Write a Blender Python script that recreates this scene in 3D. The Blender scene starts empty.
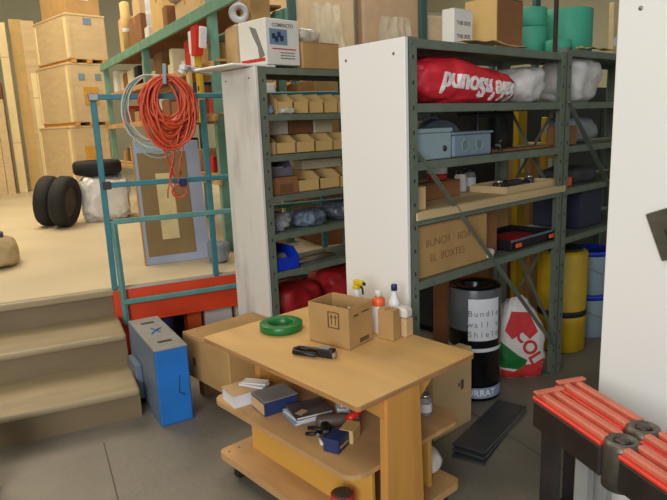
import bpy, bmesh, math, random
from mathutils import Vector, Matrix, noise
random.seed(7)
sc = bpy.context.scene
COL = sc.collection
PI = math.pi
AZ, SZ = 0.84543, 1.1336
RA, RS, RR = PI/2-AZ, PI/2-SZ, math.radians(30.04)
# frames of the place: A = the rows of shelving, S = the raised floor and stairs, R = the pallet racking
FR = {'A': (Vector((0.351, 2.534, 0)), RA), 'S': (Vector((0, 0, 0)), RS), 'R': (Vector((-0.862, 4.90, 0)), RR)}
K = 0.98/0.95
PZ = 0.52            # height of the raised floor

# ---------------------------------------------------------------- materials
def lin(h):
    h = h.lstrip('#'); v = [int(h[i:i+2], 16)/255 for i in (0, 2, 4)]
    return tuple((c/12.92 if c <= .04045 else ((c+.055)/1.055)**2.4) for c in v) + (1,)
MC = {}
def mat(name, col, rough=.6, metal=0, var=.12, scale=8, stretch=(1, 1, 1), bump=0, bscale=60, alpha=1, trans=0, emit=0, col2=None, thresh=None, coat=0):
    if name in MC: return MC[name]
    m = bpy.data.materials.new(name); m.use_nodes = True
    nt = m.node_tree; b = nt.nodes['Principled BSDF']
    b.inputs['Roughness'].default_value = rough; b.inputs['Metallic'].default_value = metal
    b.inputs['Coat Weight'].default_value = coat
    c = lin(col)
    tc = nt.nodes.new('ShaderNodeTexCoord'); mp = nt.nodes.new('ShaderNodeMapping')
    mp.inputs['Scale'].default_value = stretch
    nt.links.new(tc.outputs['Object'], mp.inputs['Vector'])
    n = nt.nodes.new('ShaderNodeTexNoise'); n.inputs['Scale'].default_value = scale; n.inputs['Detail'].default_value = 5
    nt.links.new(mp.outputs[0], n.inputs['Vector'])
    r = nt.nodes.new('ShaderNodeValToRGB')
    if col2:
        c2 = lin(col2); r.color_ramp.elements[0].color = c; r.color_ramp.elements[1].color = c2
        a, z = thresh or (.35, .65)
        r.color_ramp.elements[0].position = a; r.color_ramp.elements[1].position = z
    else:
        r.color_ramp.elements[0].color = tuple(x*(1-var) for x in c[:3])+(1,)
        r.color_ramp.elements[1].color = tuple(min(1, x*(1+var)) for x in c[:3])+(1,)
        r.color_ramp.elements[0].position = .3; r.color_ramp.elements[1].position = .7
    nt.links.new(n.outputs['Fac'], r.inputs[0]); nt.links.new(r.outputs[0], b.inputs['Base Color'])
    if bump:
        n2 = nt.nodes.new('ShaderNodeTexNoise'); n2.inputs['Scale'].default_value = bscale; n2.inputs['Detail'].default_value = 3
        nt.links.new(mp.outputs[0], n2.inputs['Vector'])
        bp = nt.nodes.new('ShaderNodeBump'); bp.inputs['Strength'].default_value = bump; bp.inputs['Distance'].default_value = .01
        nt.links.new(n2.outputs['Fac'], bp.inputs['Height']); nt.links.new(bp.outputs[0], b.inputs['Normal'])
    if alpha < 1: b.inputs['Alpha'].default_value = alpha
    if trans: b.inputs['Transmission Weight'].default_value = trans
    if emit:
        b.inputs['Emission Color'].default_value = c; b.inputs['Emission Strength'].default_value = emit
    MC[name] = m
    return m
floor_m = mat('concrete', '#766f62', .55, var=.2, scale=2.5, bump=.15, bscale=40)
plat_m = mat('sealed_concrete_raised', '#c9b897', .45, var=.08, scale=1.6, bump=.08)
stair_m = mat('stair_vinyl', '#77664a', .5, var=.12, scale=2.2, stretch=(1, 3, 3))
nose_m = mat('stair_nosing', '#978664', .45, var=.12, scale=3, stretch=(1, 4, 4))
steel = mat('grey_green_steel', '#737d6d', .45, .25, .12, 12)
steel_d = mat('dark_hole', '#20241f', .7)
white_m = mat('white_laminate', '#ebe9e2', .35, var=.015, scale=2)
scuff_m = mat('scuffed_white_laminate', '#ddd9cf', .4, scale=3.2, stretch=(1, 2.2, .7), col2='#c2bbb0', thresh=(.5, .72))
screw_m = mat('screw_steel', '#8d8b85', .35, .8)
teal = mat('teal_paint', '#3a7b84', .45, .1, .12, 9)
teal2 = mat('worn_teal_paint', '#5f8f87', .5, .1, .15, 9)
green_rack = mat('green_rack_paint', '#6d9a84', .5, .1, .15, 7)
orange_beam = mat('orange_beam_paint', '#d2401a', .45, 0, .12, 5)
card = mat('cardboard', '#b08a55', .8, var=.1, scale=6, bump=.05)
card_b = mat('brown_cardboard', '#8a5c34', .8, var=.12, scale=6, bump=.05)
card_l = mat('pale_cardboard', '#c9a878', .8, var=.08, scale=6)
card_y = mat('yellow_cardboard', '#cba869', .8, var=.08, scale=6)
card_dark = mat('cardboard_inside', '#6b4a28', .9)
crate_m = mat('crate_ply', '#c6ac80', .65, var=.08, scale=3, stretch=(1, 1, 4))
crate_s = mat('lit_side_pale_ply', '#e2cd98', .65, var=.06, scale=3)  # pale ply; on the crates' left sides it paints in the brighter light
label_y = mat('yellow_label', '#c49236', .7)
label_b = mat('blue_print', '#6f8794', .7)
tape_m = mat('packing_tape', '#b99862', .25, var=.05)
white_card = mat('white_carton', '#dcd8cc', .6, var=.04)
cream_card = mat('cream_carton', '#d8cda6', .6, var=.04)
ply_m = mat('birch_plywood', '#cfa566', .5, var=.1, scale=3, stretch=(3, .6, 1), bump=.04)
ply_edge = mat('plywood_edge', '#a9794a', .6, var=.2, scale=20, stretch=(.4, .4, 6))
ply_y = mat('yellow_varnished_ply', '#d6a24a', .45, var=.07, scale=2, stretch=(1, .5, 3))
ply_w = mat('worn_plywood', '#bb915f', .6, var=.15, scale=4, stretch=(3, .8, 1))
leg_m = mat('varnished_pine', '#c88f45', .5, var=.12, scale=3, stretch=(4, 4, .6), bump=.04)
plank_m = mat('pale_plank', '#c8ae80', .6, var=.1, scale=3, stretch=(.6, 4, 4))
blue_p = mat('blue_paint', '#1f6fbf', .45, 0, .12, 6)
grey_p = mat('grey_paint', '#8c8a86', .5, 0, .12, 8)
greyblue_p = mat('grey_blue_paint', '#62707e', .5, 0, .15, 6)
black_m = mat('black_plastic', '#16161a', .45, var=.2)
rubber = mat('tyre_rubber', '#1b1917', .8, var=.2, bump=.3, bscale=80)
hub_m = mat('tyre_hub', '#4a3c30', .6, var=.3)
gbox = mat('grey_blue_plastic', '#8fa3a8', .4, var=.05)
gbox2 = mat('grey_blue_tinted_plastic', '#7b8c9a', .35, var=.08)
bag_w = mat('white_polythene', '#d3cec6', .4, var=.08, bump=.9, bscale=11)
bag_g = mat('grey_polythene', '#8b8f92', .3, var=.15, bump=.5, bscale=20)
bag_clear = mat('clear_polythene', '#b9b4a2', .2, var=.15, bump=.6, bscale=22)
red_bag = mat('red_polythene', '#d42a36', .35, var=.15, bump=.35, bscale=14)
red_cloth = mat('dark_red_fabric', '#a0181c', .55, var=.35, scale=6, bump=.4, bscale=12)
green_m = mat('green_hose', '#1c6b2f', .35, var=.1)
green_roll = mat('green_paper', '#3f9a7c', .6, var=.07)
yel = mat('yellow_plastic', '#e0c01c', .4)
yel_drum = mat('yellow_drum_plastic', '#bf9a18', .45, var=.1)
or_cap = mat('orange_plastic', '#e8622a', .4)
white_p = mat('white_plastic', '#dedcd8', .4, var=.03)
navy = mat('navy_card', '#24345e', .5, var=.1)
navy_pl = mat('navy_plastic', '#26285a', .35)
blue_bin = mat('blue_bin_plastic', '#1536b8', .4, var=.08)
print_b = mat('brown_print', '#5f4a2e', .8); pen_m = mat('faded_pen', '#7d6038', .8)
joint_m = mat('floor_joint', '#544e44', .9)
print_k = mat('black_print', '#222222', .8)
print_g = mat('grey_print', '#77756f', .8)
print_r = mat('red_print', '#c22a2a', .7)
print_w = mat('white_print', '#eeeae6', .6)
paper = mat('paper', '#d5d6d8', .7, var=.03)
paper_b = mat('blue_grey_paper', '#8aa0b8', .6, var=.08)
mag = mat('dark_magazine', '#3c3836', .4, col2='#6a5f58')
cable_or = mat('orange_cable', '#cc4f2c', .4, var=.15, scale=20)
cable_gr = mat('grey_green_cable', '#8fa79c', .4, var=.15)
cable_wh = mat('white_cable', '#c9c4b4', .4)
tool_d = mat('dark_tool_metal', '#4a423c', .4, .5, .2)
tool_l = mat('light_tool_metal', '#b8b4ae', .3, .8, .1)
red_pl = mat('red_plastic', '#d02a1e', .35)
red_rail = mat('red_rubber_rail', '#de3a28', .45, var=.1, scale=14)
red_rail2 = mat('pinkish_rail_top', '#c96f58', .5, var=.12, scale=20)  # pinkish tan ridge tops, paler than the red base
sawk = mat('black_painted_steel', '#332c29', .5, .3, .25, 10)
knuck = mat('worn_steel_knuckle', '#6a655a', .45, .7, .2, 30)
frame_g = mat('grey_blue_frame', '#a3aabd', .5, var=.04)
mat_b = mat('brown_mat_board', '#8a7348', .8, var=.06)
mat_c = mat('cream_mat_board', '#d8c38c', .8)
glass = mat('jar_glass', '#aab0ac', .08, var=.02, alpha=.45)
sheet_k = mat('dark_grey_sheet', '#3a3c3e', .4, .2, .15)
sheet_w = mat('sheet_edge', '#7a7c7c', .4)
wall_m = mat('painted_wall', '#a6a48c', .8, var=.08, scale=.8)
ceil_m = mat('ceiling_deck', '#8d897a', .8, var=.1, scale=1)
lamp_m = mat('lamp_tube', '#fff2d0', .4, emit=6)
cloth_b = mat('beige_canvas', '#a8936b', .9, var=.15, bump=.5, bscale=20)
black_roll = mat('black_membrane', '#121214', .25, var=.2, bump=.15, bscale=12)
clear_wrap = mat('clear_wrap', '#c8d0d4', .12, alpha=.16, bump=.5, bscale=30)

# ---------------------------------------------------------------- geometry helpers
class MB:
    """collects shapes in one mesh; each shape may use its own material slot"""
    def __init__(s): s.bm = bmesh.new(); s.mats = []
    def mi(s, m):
        if m not in s.mats: s.mats.append(m)
        return s.mats.index(m)
    def _fin(s, faces, m):
        i = s.mi(m)
        for f in faces: f.material_index = i
    def box(s, c, d, m, bev=0, rz=0, rx=0, ry=0, seg=1):
        """c = centre of the base, d = size"""
        r = bmesh.ops.create_cube(s.bm, size=1)
        vs = r['verts']
        bmesh.ops.scale(s.bm, vec=d, verts=vs)
        fs = list({f for v in vs for f in v.link_faces})
        if bev:
            es = list({e for v in vs for e in v.link_edges})
            rr = bmesh.ops.bevel(s.bm, geom=es, offset=min(bev, min(d)*.45), segments=seg, profile=.5, affect='EDGES')
            vs = list({v for v in rr['verts']} | {v for v in vs if v.is_valid})
            fs = list({f for v in vs for f in v.link_faces})
        M = Matrix.Translation(Vector(c)) @ Matrix.Rotation(rz, 4, 'Z') @ Matrix.Rotation(ry, 4, 'Y') @ Matrix.Rotation(rx, 4, 'X') @ Matrix.Translation((0, 0, d[2]/2))
        bmesh.ops.transform(s.bm, matrix=M, verts=vs)
        s._fin(fs, m); return s
    def bar(s, p, q, w, h, m, up=(0, 0, 1), bev=0):
        p, q = Vector(p), Vector(q); d = q-p; L = d.length; z = d.normalized()
        x = Vector(up).cross(z)
        if x.length < 1e-4: x = Vector((1, 0, 0)).cross(z)
        x.normalize(); y = z.cross(x)
        r = bmesh.ops.create_cube(s.bm, size=1); vs = r['verts']
        bmesh.ops.scale(s.bm, vec=(w, h, L), verts=vs)
        fs = list({f for v in vs for f in v.link_faces})
        if bev:
            es = list({e for v in vs for e in v.link_edges})
            rr = bmesh.ops.bevel(s.bm, geom=es, offset=bev, segments=1, affect='EDGES')
            vs = list({v for v in rr['verts']} | {v for v in vs if v.is_valid}); fs = list({f for v in vs for f in v.link_faces})
        M = Matrix.Translation((p+q)/2) @ Matrix((x, y, z)).transposed().to_4x4()
        bmesh.ops.transform(s.bm, matrix=M, verts=vs); s._fin(fs, m); return s
    def lathe(s, c, prof, m, n=28, M=None, caps=True, smooth=True, a0=0, a1=2*PI):
        """prof: list of (r, z)"""
        rings = []; full = abs(a1-a0-2*PI) < 1e-6
        T = Matrix.Translation(Vector(c)) @ (M or Matrix())
        k = n if full else n+1
        for r, z in prof:
            rings.append([s.bm.verts.new(T @ Vector((r*math.cos(a0+(a1-a0)*i/n), r*math.sin(a0+(a1-a0)*i/n), z))) for i in range(k)])
        fs = []
        for a, b in zip(rings, rings[1:]):
            for i in range(n if full else n):
                j = (i+1) % k
                try: f = s.bm.faces.new((a[i], a[j], b[j], b[i])); f.smooth = smooth; fs.append(f)
                except ValueError: pass
        if caps:
            for rg, rev in ((rings[0], True), (rings[-1], False)):
                if prof[0 if rev else -1][0] > 1e-5:
                    f = s.bm.faces.new(list(reversed(rg)) if rev else rg); fs.append(f)
        s._fin(fs, m); return s
    def tube(s, pts, r, m, n=8, closed=False, cap=True):
        pts = [Vector(p) for p in pts]; N = len(pts); rings = []
        prev = None
        for i, p in enumerate(pts):
            a = pts[(i-1) % N] if (closed or i > 0) else p
            b = pts[(i+1) % N] if (closed or i < N-1) else p
            t = (b-a).normalized()
            if prev is None:
                x = t.orthogonal().normalized()
            else:
                x = prev - t*prev.dot(t)
                x = x.normalized() if x.length > 1e-6 else t.orthogonal().normalized()
            prev = x; y = t.cross(x)
            rr = r[i] if isinstance(r, (list, tuple)) else r
            rings.append([s.bm.verts.new(p+rr*(math.cos(2*PI*k/n)*x+math.sin(2*PI*k/n)*y)) for k in range(n)])
        fs = []
        for i in range(N if closed else N-1):
            a, b = rings[i], rings[(i+1) % N]
            for k in range(n):
                try: f = s.bm.faces.new((a[k], a[(k+1) % n], b[(k+1) % n], b[k])); f.smooth = True; fs.append(f)
                except ValueError: pass
        if not closed and cap:
            fs.append(s.bm.faces.new(list(reversed(rings[0])))); fs.append(s.bm.faces.new(rings[-1]))
        s._fin(fs, m); return s
    def prism(s, poly, t, m, plane='xy', off=(0, 0, 0), bev=0):
        """extrude 2D outline by t along the plane's normal"""
        ax = {'xy': ((1, 0, 0), (0, 1, 0), (0, 0, 1)), 'xz': ((1, 0, 0), (0, 0, 1), (0, 1, 0)), 'yz': ((0, 1, 0), (0, 0, 1), (1, 0, 0))}[plane]
        X, Y, Z = map(Vector, ax); o = Vector(off)
        lo = [s.bm.verts.new(o+X*a+Y*b) for a, b in poly]; hi = [s.bm.verts.new(o+X*a+Y*b+Z*t) for a, b in poly]
        fs = [s.bm.faces.new(lo), s.bm.faces.new(hi)]
        n = len(poly)
        for i in range(n): fs.append(s.bm.faces.new((lo[i], lo[(i+1) % n], hi[(i+1) % n], hi[i])))
        s._fin(fs, m); return s
    def lump(s, c, d, m, e=.6, amp=.12, fr=5, seed=0, n=3, flat=True):
        """a soft closed body inside a box of size d, base at c; e = squareness"""
        r = bmesh.ops.create_icosphere(s.bm, subdivisions=n+1, radius=1)
        vs = r['verts']; off = Vector((seed*3.1, seed*1.7, seed*.9))
        for v in vs:
            p = v.co.normalized()
            q = Vector([math.copysign(abs(k)**e, k) for k in p])
            k = 1/max(1e-6, max(abs(x) for x in q)) if e < .2 else 1
            w = Vector([q[0]*d[0]/2, q[1]*d[1]/2, q[2]*d[2]/2])
            nz = noise.noise(w*fr+off)+.5*noise.noise(w*fr*2.3+off)+.3*(abs(noise.noise(w*fr*4.7+off)))-.8*abs(noise.noise(w*fr*2.9+off*2))+.2
            w = w*(1+amp*nz)
            if flat and w.z < -d[2]*.46: w.z = -d[2]*.46
            v.co = w+Vector(c)+Vector((0, 0, d[2]*.46))
        fs = list({f for v in vs for f in v.link_faces})
        for f in fs: f.smooth = True
        s._fin(fs, m); return s
    def text(s, txt, size, m, M, ext=.0006, bold=0):
        cu = bpy.data.curves.new('lettering', 'FONT'); cu.body = txt; cu.size = size; cu.extrude = ext; cu.align_x = 'CENTER'; cu.align_y = 'CENTER'; cu.offset = bold
        o = bpy.data.objects.new('lettering', cu); COL.objects.link(o)
        me = bpy.data.meshes.new_from_object(o.evaluated_get(bpy.context.evaluated_depsgraph_get()))
        bpy.data.objects.remove(o); bpy.data.curves.remove(cu)
        n0 = len(s.bm.verts); f0 = len(s.bm.faces)
        s.bm.from_mesh(me); bpy.data.meshes.remove(me)
        s.bm.verts.ensure_lookup_table(); s.bm.faces.ensure_lookup_table()
        bmesh.ops.transform(s.bm, matrix=M, verts=s.bm.verts[n0:])
        s._fin(s.bm.faces[f0:], m); return s
    def mesh(s, name):
        bmesh.ops.recalc_face_normals(s.bm, faces=s.bm.faces)
        me = bpy.data.meshes.new(name); s.bm.to_mesh(me); s.bm.free()
        for m in s.mats: me.materials.append(m)
        return me

def smooth_out(k, cuts=2, lim=.012):
    bmesh.ops.triangulate(k.bm, faces=k.bm.faces[:])
    for _ in range(cuts):
        es = [e for e in k.bm.edges if e.calc_length() > lim]
        if es: bmesh.ops.subdivide_edges(k.bm, edges=es, cuts=1); bmesh.ops.triangulate(k.bm, faces=[f for f in k.bm.faces if len(f.verts) > 3])
def press_on(k, body, depth=.003, cuts=3, lim=.012):
    """lay a flat print (drawn in the plane y = 0) onto the front of a soft body"""
    from mathutils.bvhtree import BVHTree
    smooth_out(k, cuts, lim)
    me = body.data; bv = BVHTree.FromPolygons([v.co for v in me.vertices], [tuple(p.vertices) for p in me.polygons])
    for v in k.bm.verts:
        h = bv.ray_cast(Vector((v.co.x, -2, v.co.z)), Vector((0, 1, 0)))
        if h[0] is None:
            h = bv.find_nearest(Vector((v.co.x, -.12, v.co.z)))
            v.co = h[0]-Vector((0, .002 if v.co.y < 0 else -.004, 0))
        else: v.co.y = h[0].y-(depth if v.co.y < 0 else -.004)
    return k
def part(name, mb, parent, loc=(0, 0, 0), rot=(0, 0, 0), label=None):
    o = bpy.data.objects.new(name, mb.mesh(name)); COL.objects.link(o)
    o.parent = parent; o.location = loc; o.rotation_euler = rot
    if label: o['label'] = label
    return o
def place(o, fr, loc, rz=0):
    org, ang = FR[fr]
    if fr == 'S': loc = (loc[0]*K, loc[1]*K, loc[2])
    v = Matrix.Rotation(ang, 3, 'Z') @ Vector((loc[0], loc[1], 0)) + org
    o.location = (v.x, v.y, loc[2]); o.rotation_euler = (0, 0, ang+rz)
def tag(o, label, cat, group=None):
    o['label'] = label; o['category'] = cat
    if group: o['group'] = group
def thing(name, label, cat, fr, loc, rz=0, group=None):
    o = bpy.data.objects.new(name, None); COL.objects.link(o); o.empty_display_size = .05
    place(o, fr, loc, rz); tag(o, label, cat, group); return o
def solo(name, mb, label, cat, fr, loc, rz=0, group=None):
    o = bpy.data.objects.new(name, mb.mesh(name)); COL.objects.link(o)
    place(o, fr, loc, rz); tag(o, label, cat, group); return o
def struct(name, mb, fr='S', loc=(0, 0, 0)):
    o = bpy.data.objects.new(name, mb.mesh(name)); COL.objects.link(o)
    org, ang = FR[fr]; o.location = org; o.rotation_euler = (0, 0, ang); o['kind'] = 'structure'; return o
def dup(src, label, fr, loc, rz=0, group=None):
    c = src.copy(); COL.objects.link(c); place(c, fr, loc, rz); c['label'] = label
    if group: c['group'] = group
    for ch in list(src.children):
        d = ch.copy(); COL.objects.link(d); d.parent = c
        for g in list(ch.children):
            e = g.copy(); COL.objects.link(e); e.parent = d
    return c
# faces towards -y of a thing (the front) and towards -x (the left side)
def MF(x, y, z): return Matrix.Translation((x, y, z)) @ Matrix.Rotation(PI/2, 4, 'X')
def ML(x, y, z): return Matrix.Translation((x, y, z)) @ Matrix.Rotation(-PI/2, 4, 'Z') @ Matrix.Rotation(PI/2, 4, 'X')

def carton(name, label, fr, loc, d, m=card, rz=0, tape=True, group=None, cat='box', lab=None, seam=True):
    """closed carton, origin at the middle of its base"""
    t = thing(name, label, cat, fr, loc, rz, group)
    w, l, h = d
    b = MB().box((0, 0, 0), (w, l, h-.004), m, min(.006, min(d)*.05))
    part('body', b, t)
    if seam:
        f = MB()
        f.box((0, -l/4-.001, h-.004), (w-.004, l/2-.004, .004), m, .001).box((0, l/4+.001, h-.004), (w-.004, l/2-.004, .004), m, .001)
        part('flap', f, t)
    if tape:
        k = MB(); tw = min(.05, l*.25)
        k.box((0, 0, h), (w+.001, tw, .0012), tape_m)
        for sx in (-1, 1): k.box((sx*(w/2+.0006), 0, h-min(.07, h*.3)), (.0012, tw, min(.07, h*.3)), tape_m)
        part('tape', k, t)
    if lab:
        (lx, lz, lw, lh, lm, side) = lab
        k = MB()
        if side == 'f': k.box((lx, -l/2-.0015, lz), (lw, .0015, lh), lm)
        else: k.box((-w/2-.0015, lx, lz), (.0015, lw, lh), lm)
        part('label', k, t)
    return t

# ---------------------------------------------------------------- the setting
b = MB(); b.box((2, 6, -.1), (22, 26, .1), floor_m); struct('floor', b)
b = MB()
for (p, q) in (((-.5, 1.2), (1.6, 1.15)), ((.15, .2), (.1, 3.0)), ((1.9, -.2), (1.85, 3.2))):
    b.bar((p[0], p[1], .0005), (q[0], q[1], .0005), .006, .0012, joint_m, up=(0, 0, 1))
struct('trim_1', b)      # joints sawn in the concrete
T0 = 3.94*K
b = MB()
b.box((-2.175, (T0+.03+16)/2, PZ-.10), (9.65, 16-T0-.03, .10), plat_m, .004)
b.box((6.07, (5.6+16)/2, 0), (6.84, 16-5.6, PZ), plat_m, .004)
b.box((-3.34, T0+.35, 0), (7.32, .7, PZ-.02), stair_m)
struct('platform', b)
b = MB(); b.box((-3.34, T0-.015, PZ-.045), (7.32, .05, .047), nose_m, .012, seg=2); struct('trim_2', b)
sr = .315
for i, (t0, t1, z) in enumerate(((3.17, T0+.02, .172), (3.60, T0+.02, .347))):
    b = MB(); b.box(((-6.9+sr)/2, (t0+.03+t1)/2, 0), (6.9+sr, t1-t0-.03, z-.03), stair_m)
    b.box(((-6.9+sr)/2, (t0+t1)/2, z-.04), (6.9+sr, t1-t0, .04), nose_m, .014, seg=2)
    struct('stair_step', b)
# shell
b = MB(); b.box((2, 16.1, 0), (22, .2, 6), wall_m); struct('wall_back', b)
b = MB(); b.box((-7.1, 6, 0), (.2, 20, 6), wall_m); struct('wall_left', b)
b = MB(); b.box((9.5, 6, 0), (.2, 20, 6), wall_m); struct('wall_right', b)
b = MB(); b.box((2, 6, 6), (22, 21, .2), ceil_m)
for i in range(8): b.box((2, 1+2*i, 5.75), (22, .14, .25), ceil_m)
struct('ceiling', b)

# ---------------------------------------------------------------- shelving units
def shelf_unit(label, loc, L, D, H, zs, panel=None, braces=(), rz=0, front_brace=None, right_end_brace=False, back_x=True):
    t = thing('shelving_unit', label, 'shelving unit', 'A', loc, rz)
    g = .052
    for x in (0, L):
        for y in (0, D):
            b = MB(); sx = 1 if x == 0 else -1; sy = 1 if y == 0 else -1
            b.box((x+sx*g/2, y+sy*.0015, 0), (g, .003, H), steel).box((x+sx*.0015, y+sy*g/2, 0), (.003, g, H), steel)
            b.box((x+sx*g/2, y+sy*g/2, 0), (g, g, .004), steel)
            k = .05
            while k < H:
                b.box((x+sx*g*.55, y-sy*.0006, k), (.008, .0012, .016), steel_d)
                k += .1
            part('post', b, t)
    for z in zs:
        b = MB()
        b.box((L/2, D/2, z-.004), (L-.008, D-.008, .004), steel)
        for y in (.004, D-.004): b.box((L/2, y, z-.034), (L-.008, .004, .034), steel)
        for x in (.005, L-.005): b.box((x, D/2, z-.034), (.004, D-.008, .034), steel)
        b.box((L/2, .011, z-.036), (L-.01, .014, .003), steel)
        for x in (.02, L-.02):
            b.lathe((x, .0005, z-.017), [(.006, 0), (.006, .004)], screw_m, 10, Matrix.Rotation(PI/2, 4, 'X'))
        part('shelf', b, t)
    if back_x:
        for p, q in (((.02, zs[0]), (L-.02, zs[-1])), ((L-.02, zs[0]), (.02, zs[-1]))):
            b = MB(); b.bar((p[0], D+.004, p[1]), (q[0], D+.004, q[1]), .003, .028, steel, up=(0, 1, 0)); part('brace', b, t)
    if front_brace:
        p, q = front_brace
        b = MB(); b.bar((p[0], -.004, p[1]), (q[0], -.004, q[1]), .003, .03, steel, up=(0, 1, 0))
        for w in (p, q): b.lathe((w[0], -.005, w[1]), [(.008, 0), (.008, .005)], screw_m, 10, Matrix.Rotation(PI/2, 4, 'X'))
        part('brace', b, t)
    if right_end_brace:
        for (z0, z1) in ((1.0, 1.62), (.25, .9)):
            for p, q in (((.02, z0), (D-.02, z1)), ((D-.02, z0), (.02, z1))):
                b = MB(); b.bar((L+.003, p[0], p[1]), (L+.003, q[0], q[1]), .03, .003, steel, up=(0, 1, 0)); part('brace', b, t)
    if panel:
        pm, nm = panel
        b = MB(); b.box((-.011, (D-.012)/2, .02), (.02, D-.012 if D < .42 else D+.02, H-.022), pm, .002)
        pn = part('end_panel', b, t, label=nm)
        for y in (.06, D-.06):
            for z in (.12, H-.06):
                s_ = MB(); s_.lathe((-.021, y, z), [(.007, 0), (.006, .002), (.002, .003)], screw_m, 12, Matrix.Rotation(-PI/2, 4, 'Y')); part('screw', s_, pn)
    return t
ZS = [1.83, 1.575, 1.335, 1.10, .815]
main = shelf_unit('grey-green steel shelving unit with a clean white end panel, beside the workbench', (-.03, 0, 0), 1.285, .40, 1.835, ZS,
    (white_m, 'white laminate end panel'), front_brace=((.018, 1.40), (1.24, .20)), right_end_brace=True, back_x=False)
bay2 = shelf_unit('grey-green shelving bay seen between the steel post and the near white board', (1.262, 0, 0), 1.42, .40, 1.86, [1.855, 1.575, 1.335, 1.10, .815],
    back_x=False, front_brace=((.02, 1.575), (1.2, .5)))
ZB = [1.83, 1.575, 1.345, 1.11, .885, .655]
backu = shelf_unit('grey-green shelving unit with scuffed white end panel, behind the clean white panel', (.062, 1.165, 0), .97, .358, 1.835, ZB,
    (scuff_m, 'scuffed white end panel'), back_x=False)
nearu = shelf_unit('shelving unit at the right edge, only its large white end panel showing', (.0, -1.264, 0), 1.0, .44, 1.86, [1.855, 1.5, 1.1, .7, .3],
    (white_m, 'plain white end panel'), back_x=False)
# a flat white board and a strip lying on top of the back unit, poking out to the left
b = MB(); b.box((0, 0, 0), (.30, .38, .012), white_m, .003)
solo('white_board', b, 'thin white board lying flat on the rear shelving unit and poking out left', 'board', 'A', (.055, 1.385, 1.8365), math.radians(3))
b = MB(); b.box((0, 0, 0), (.42, .035, .028), white_p, .004); b.box((-.16, -.02, .004), (.05, .012, .016), grey_p, .002)
solo('white_trim_strip', b, 'white trim strip sticking out left beside the white board', 'strip', 'A', (-.035, 1.655, 1.84), math.radians(38))
# steel bracket hooked on the near panel, at the right edge of the picture
t = thing('metal_bracket', 'tilted grey metal bracket fixed on the near white panel at the right edge', 'bracket', 'A', (-.024, -1.0, 1.075))
b = MB(); b.box((-.006, -.03, 0), (.010, .075, .15), knuck, .003, rx=math.radians(-22)); part('plate', b, t)
b = MB(); b.bar((-.016, -.03, .115), (-.016, -.09, .15), .012, .008, tool_l, bev=.002); part('clasp', b, t)
b = MB(); b.box((-.018, -.045, .02), (.014, .035, .08), tool_d, .004, rx=math.radians(-22)); part('recess', b, t)

# ---------------------------------------------------------------- workbench on castors
t = thing('workbench', 'low plywood workbench on castors with a lower shelf, in the foreground', 'workbench', 'A', (-.455, .055, 0))
wx, wy = .61, .935
def rrect(w, l, r, n=5):
    P = []
    for cx, cy, a in ((w/2-r, l/2-r, 0), (-w/2+r, l/2-r, 90), (-w/2+r, -l/2+r, 180), (w/2-r, -l/2+r, 270)):
        for i in range(n+1):
            q = math.radians(a+90*i/n); P.append((cx+r*math.cos(q), cy+r*math.sin(q)))
    return P
b = MB(); b.prism(rrect(wx, wy, .012, 2), .003, ply_m, off=(0, 0, .647)); b.prism(rrect(wx-.001, wy-.001, .012, 2), .017, ply_edge, off=(0, 0, .630)); part('tabletop', b, t)
b = MB()
for x in (-.20, .20): b.box((x, 0, .585), (.022, .8, .045), leg_m, .003)
for y in (-.36, .36): b.box((0, y, .585), (.42, .022, .045), leg_m, .003)
part('apron', b, t)
for y in (-.447, .40):
    b = MB(); b.prism([(-.095, .105), (.095, .105), (.075, .63), (-.085, .63)], .034, leg_m, 'xz', off=(-.085 if y < 0 else 0, y-.017, 0))
    part('leg', b, t)
for x in (-.24, .24):
    b = MB(); b.prism([(0, .63), (.10 if x > 0 else -.10, .63), (0, .55)], .02, leg_m, 'xz', off=(-.012 if x > 0 else -.17, -.45, 0)); part('corner_bracket', b, t)
b = MB(); b.prism(rrect(.60, .875, .06), .018, ply_w, off=(0, .0125, .362)); part('lower_shelf', b, t)
b = MB()
for x in (-.15, .16): b.box((x, 0, .118), (.018, .74, .244), ply_y, .002)
part('side_board', b, t)
b = MB(); b.prism(rrect(.56, .89, .03), .03, ply_w, off=(0, .018, .088))
for x in (-.25, -.2): b.lathe((x, .42, .118), [(.006, 0), (.005, .002)], screw_m, 10)
part('base_board', b, t)
for x in (-.22, .22):
    for y in (-.37, .38):
        b = MB(); b.lathe((x, y-.011, .034), [(.012, 0), (.032, .002), (.034, .006), (.034, .016), (.032, .02), (.012, .022)], rubber, 20, Matrix.Rotation(-PI/2, 4, 'X'))
        b.box((x, y-.016, .03), (.022, .003, .05), tool_d).box((x, y+.016, .03), (.022, .003, .05), tool_d).box((x, y, .078), (.05, .05, .01), tool_d, .002)
        part('castor', b, t)

TZ = .6505
# open carton on the bench
t = thing('open_carton', 'open cardboard carton with hardware inside, standing on the workbench', 'box', 'A', (-.392, .062, TZ), math.radians(9))
b = MB(); w, l, h, th = .150, .205, .165, .004
b.box((0, 0, 0), (w, l, th), card).box((-w/2+th/2, 0, 0), (th, l, h), card).box((w/2-th/2, 0, 0), (th, l, h), card).box((0, -l/2+th/2, 0), (w-.001, th, h), card).box((0, l/2-th/2, 0), (w-.001, th, h), card)
part('body', b, t)
b = MB()
b.box((-w/2-.0008, .0, .075), (.001, .006, .065), print_b).box((-w/2-.0008, -.052, .075), (.001, .006, .065), print_b).box((-w/2-.0008, -.026, .075), (.001, .052, .004), print_b).box((-w/2-.0008, -.026, .138), (.001, .052, .004), print_b)
for y in (-.016, -.036):
    b.box((-w/2-.0008, y, .09), (.001, .004, .03), print_b)
    b.prism([(y-.008, .118), (y+.008, .118), (y, .132)], .001, print_b, 'yz', off=(-w/2-.0012, 0, 0))
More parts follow.
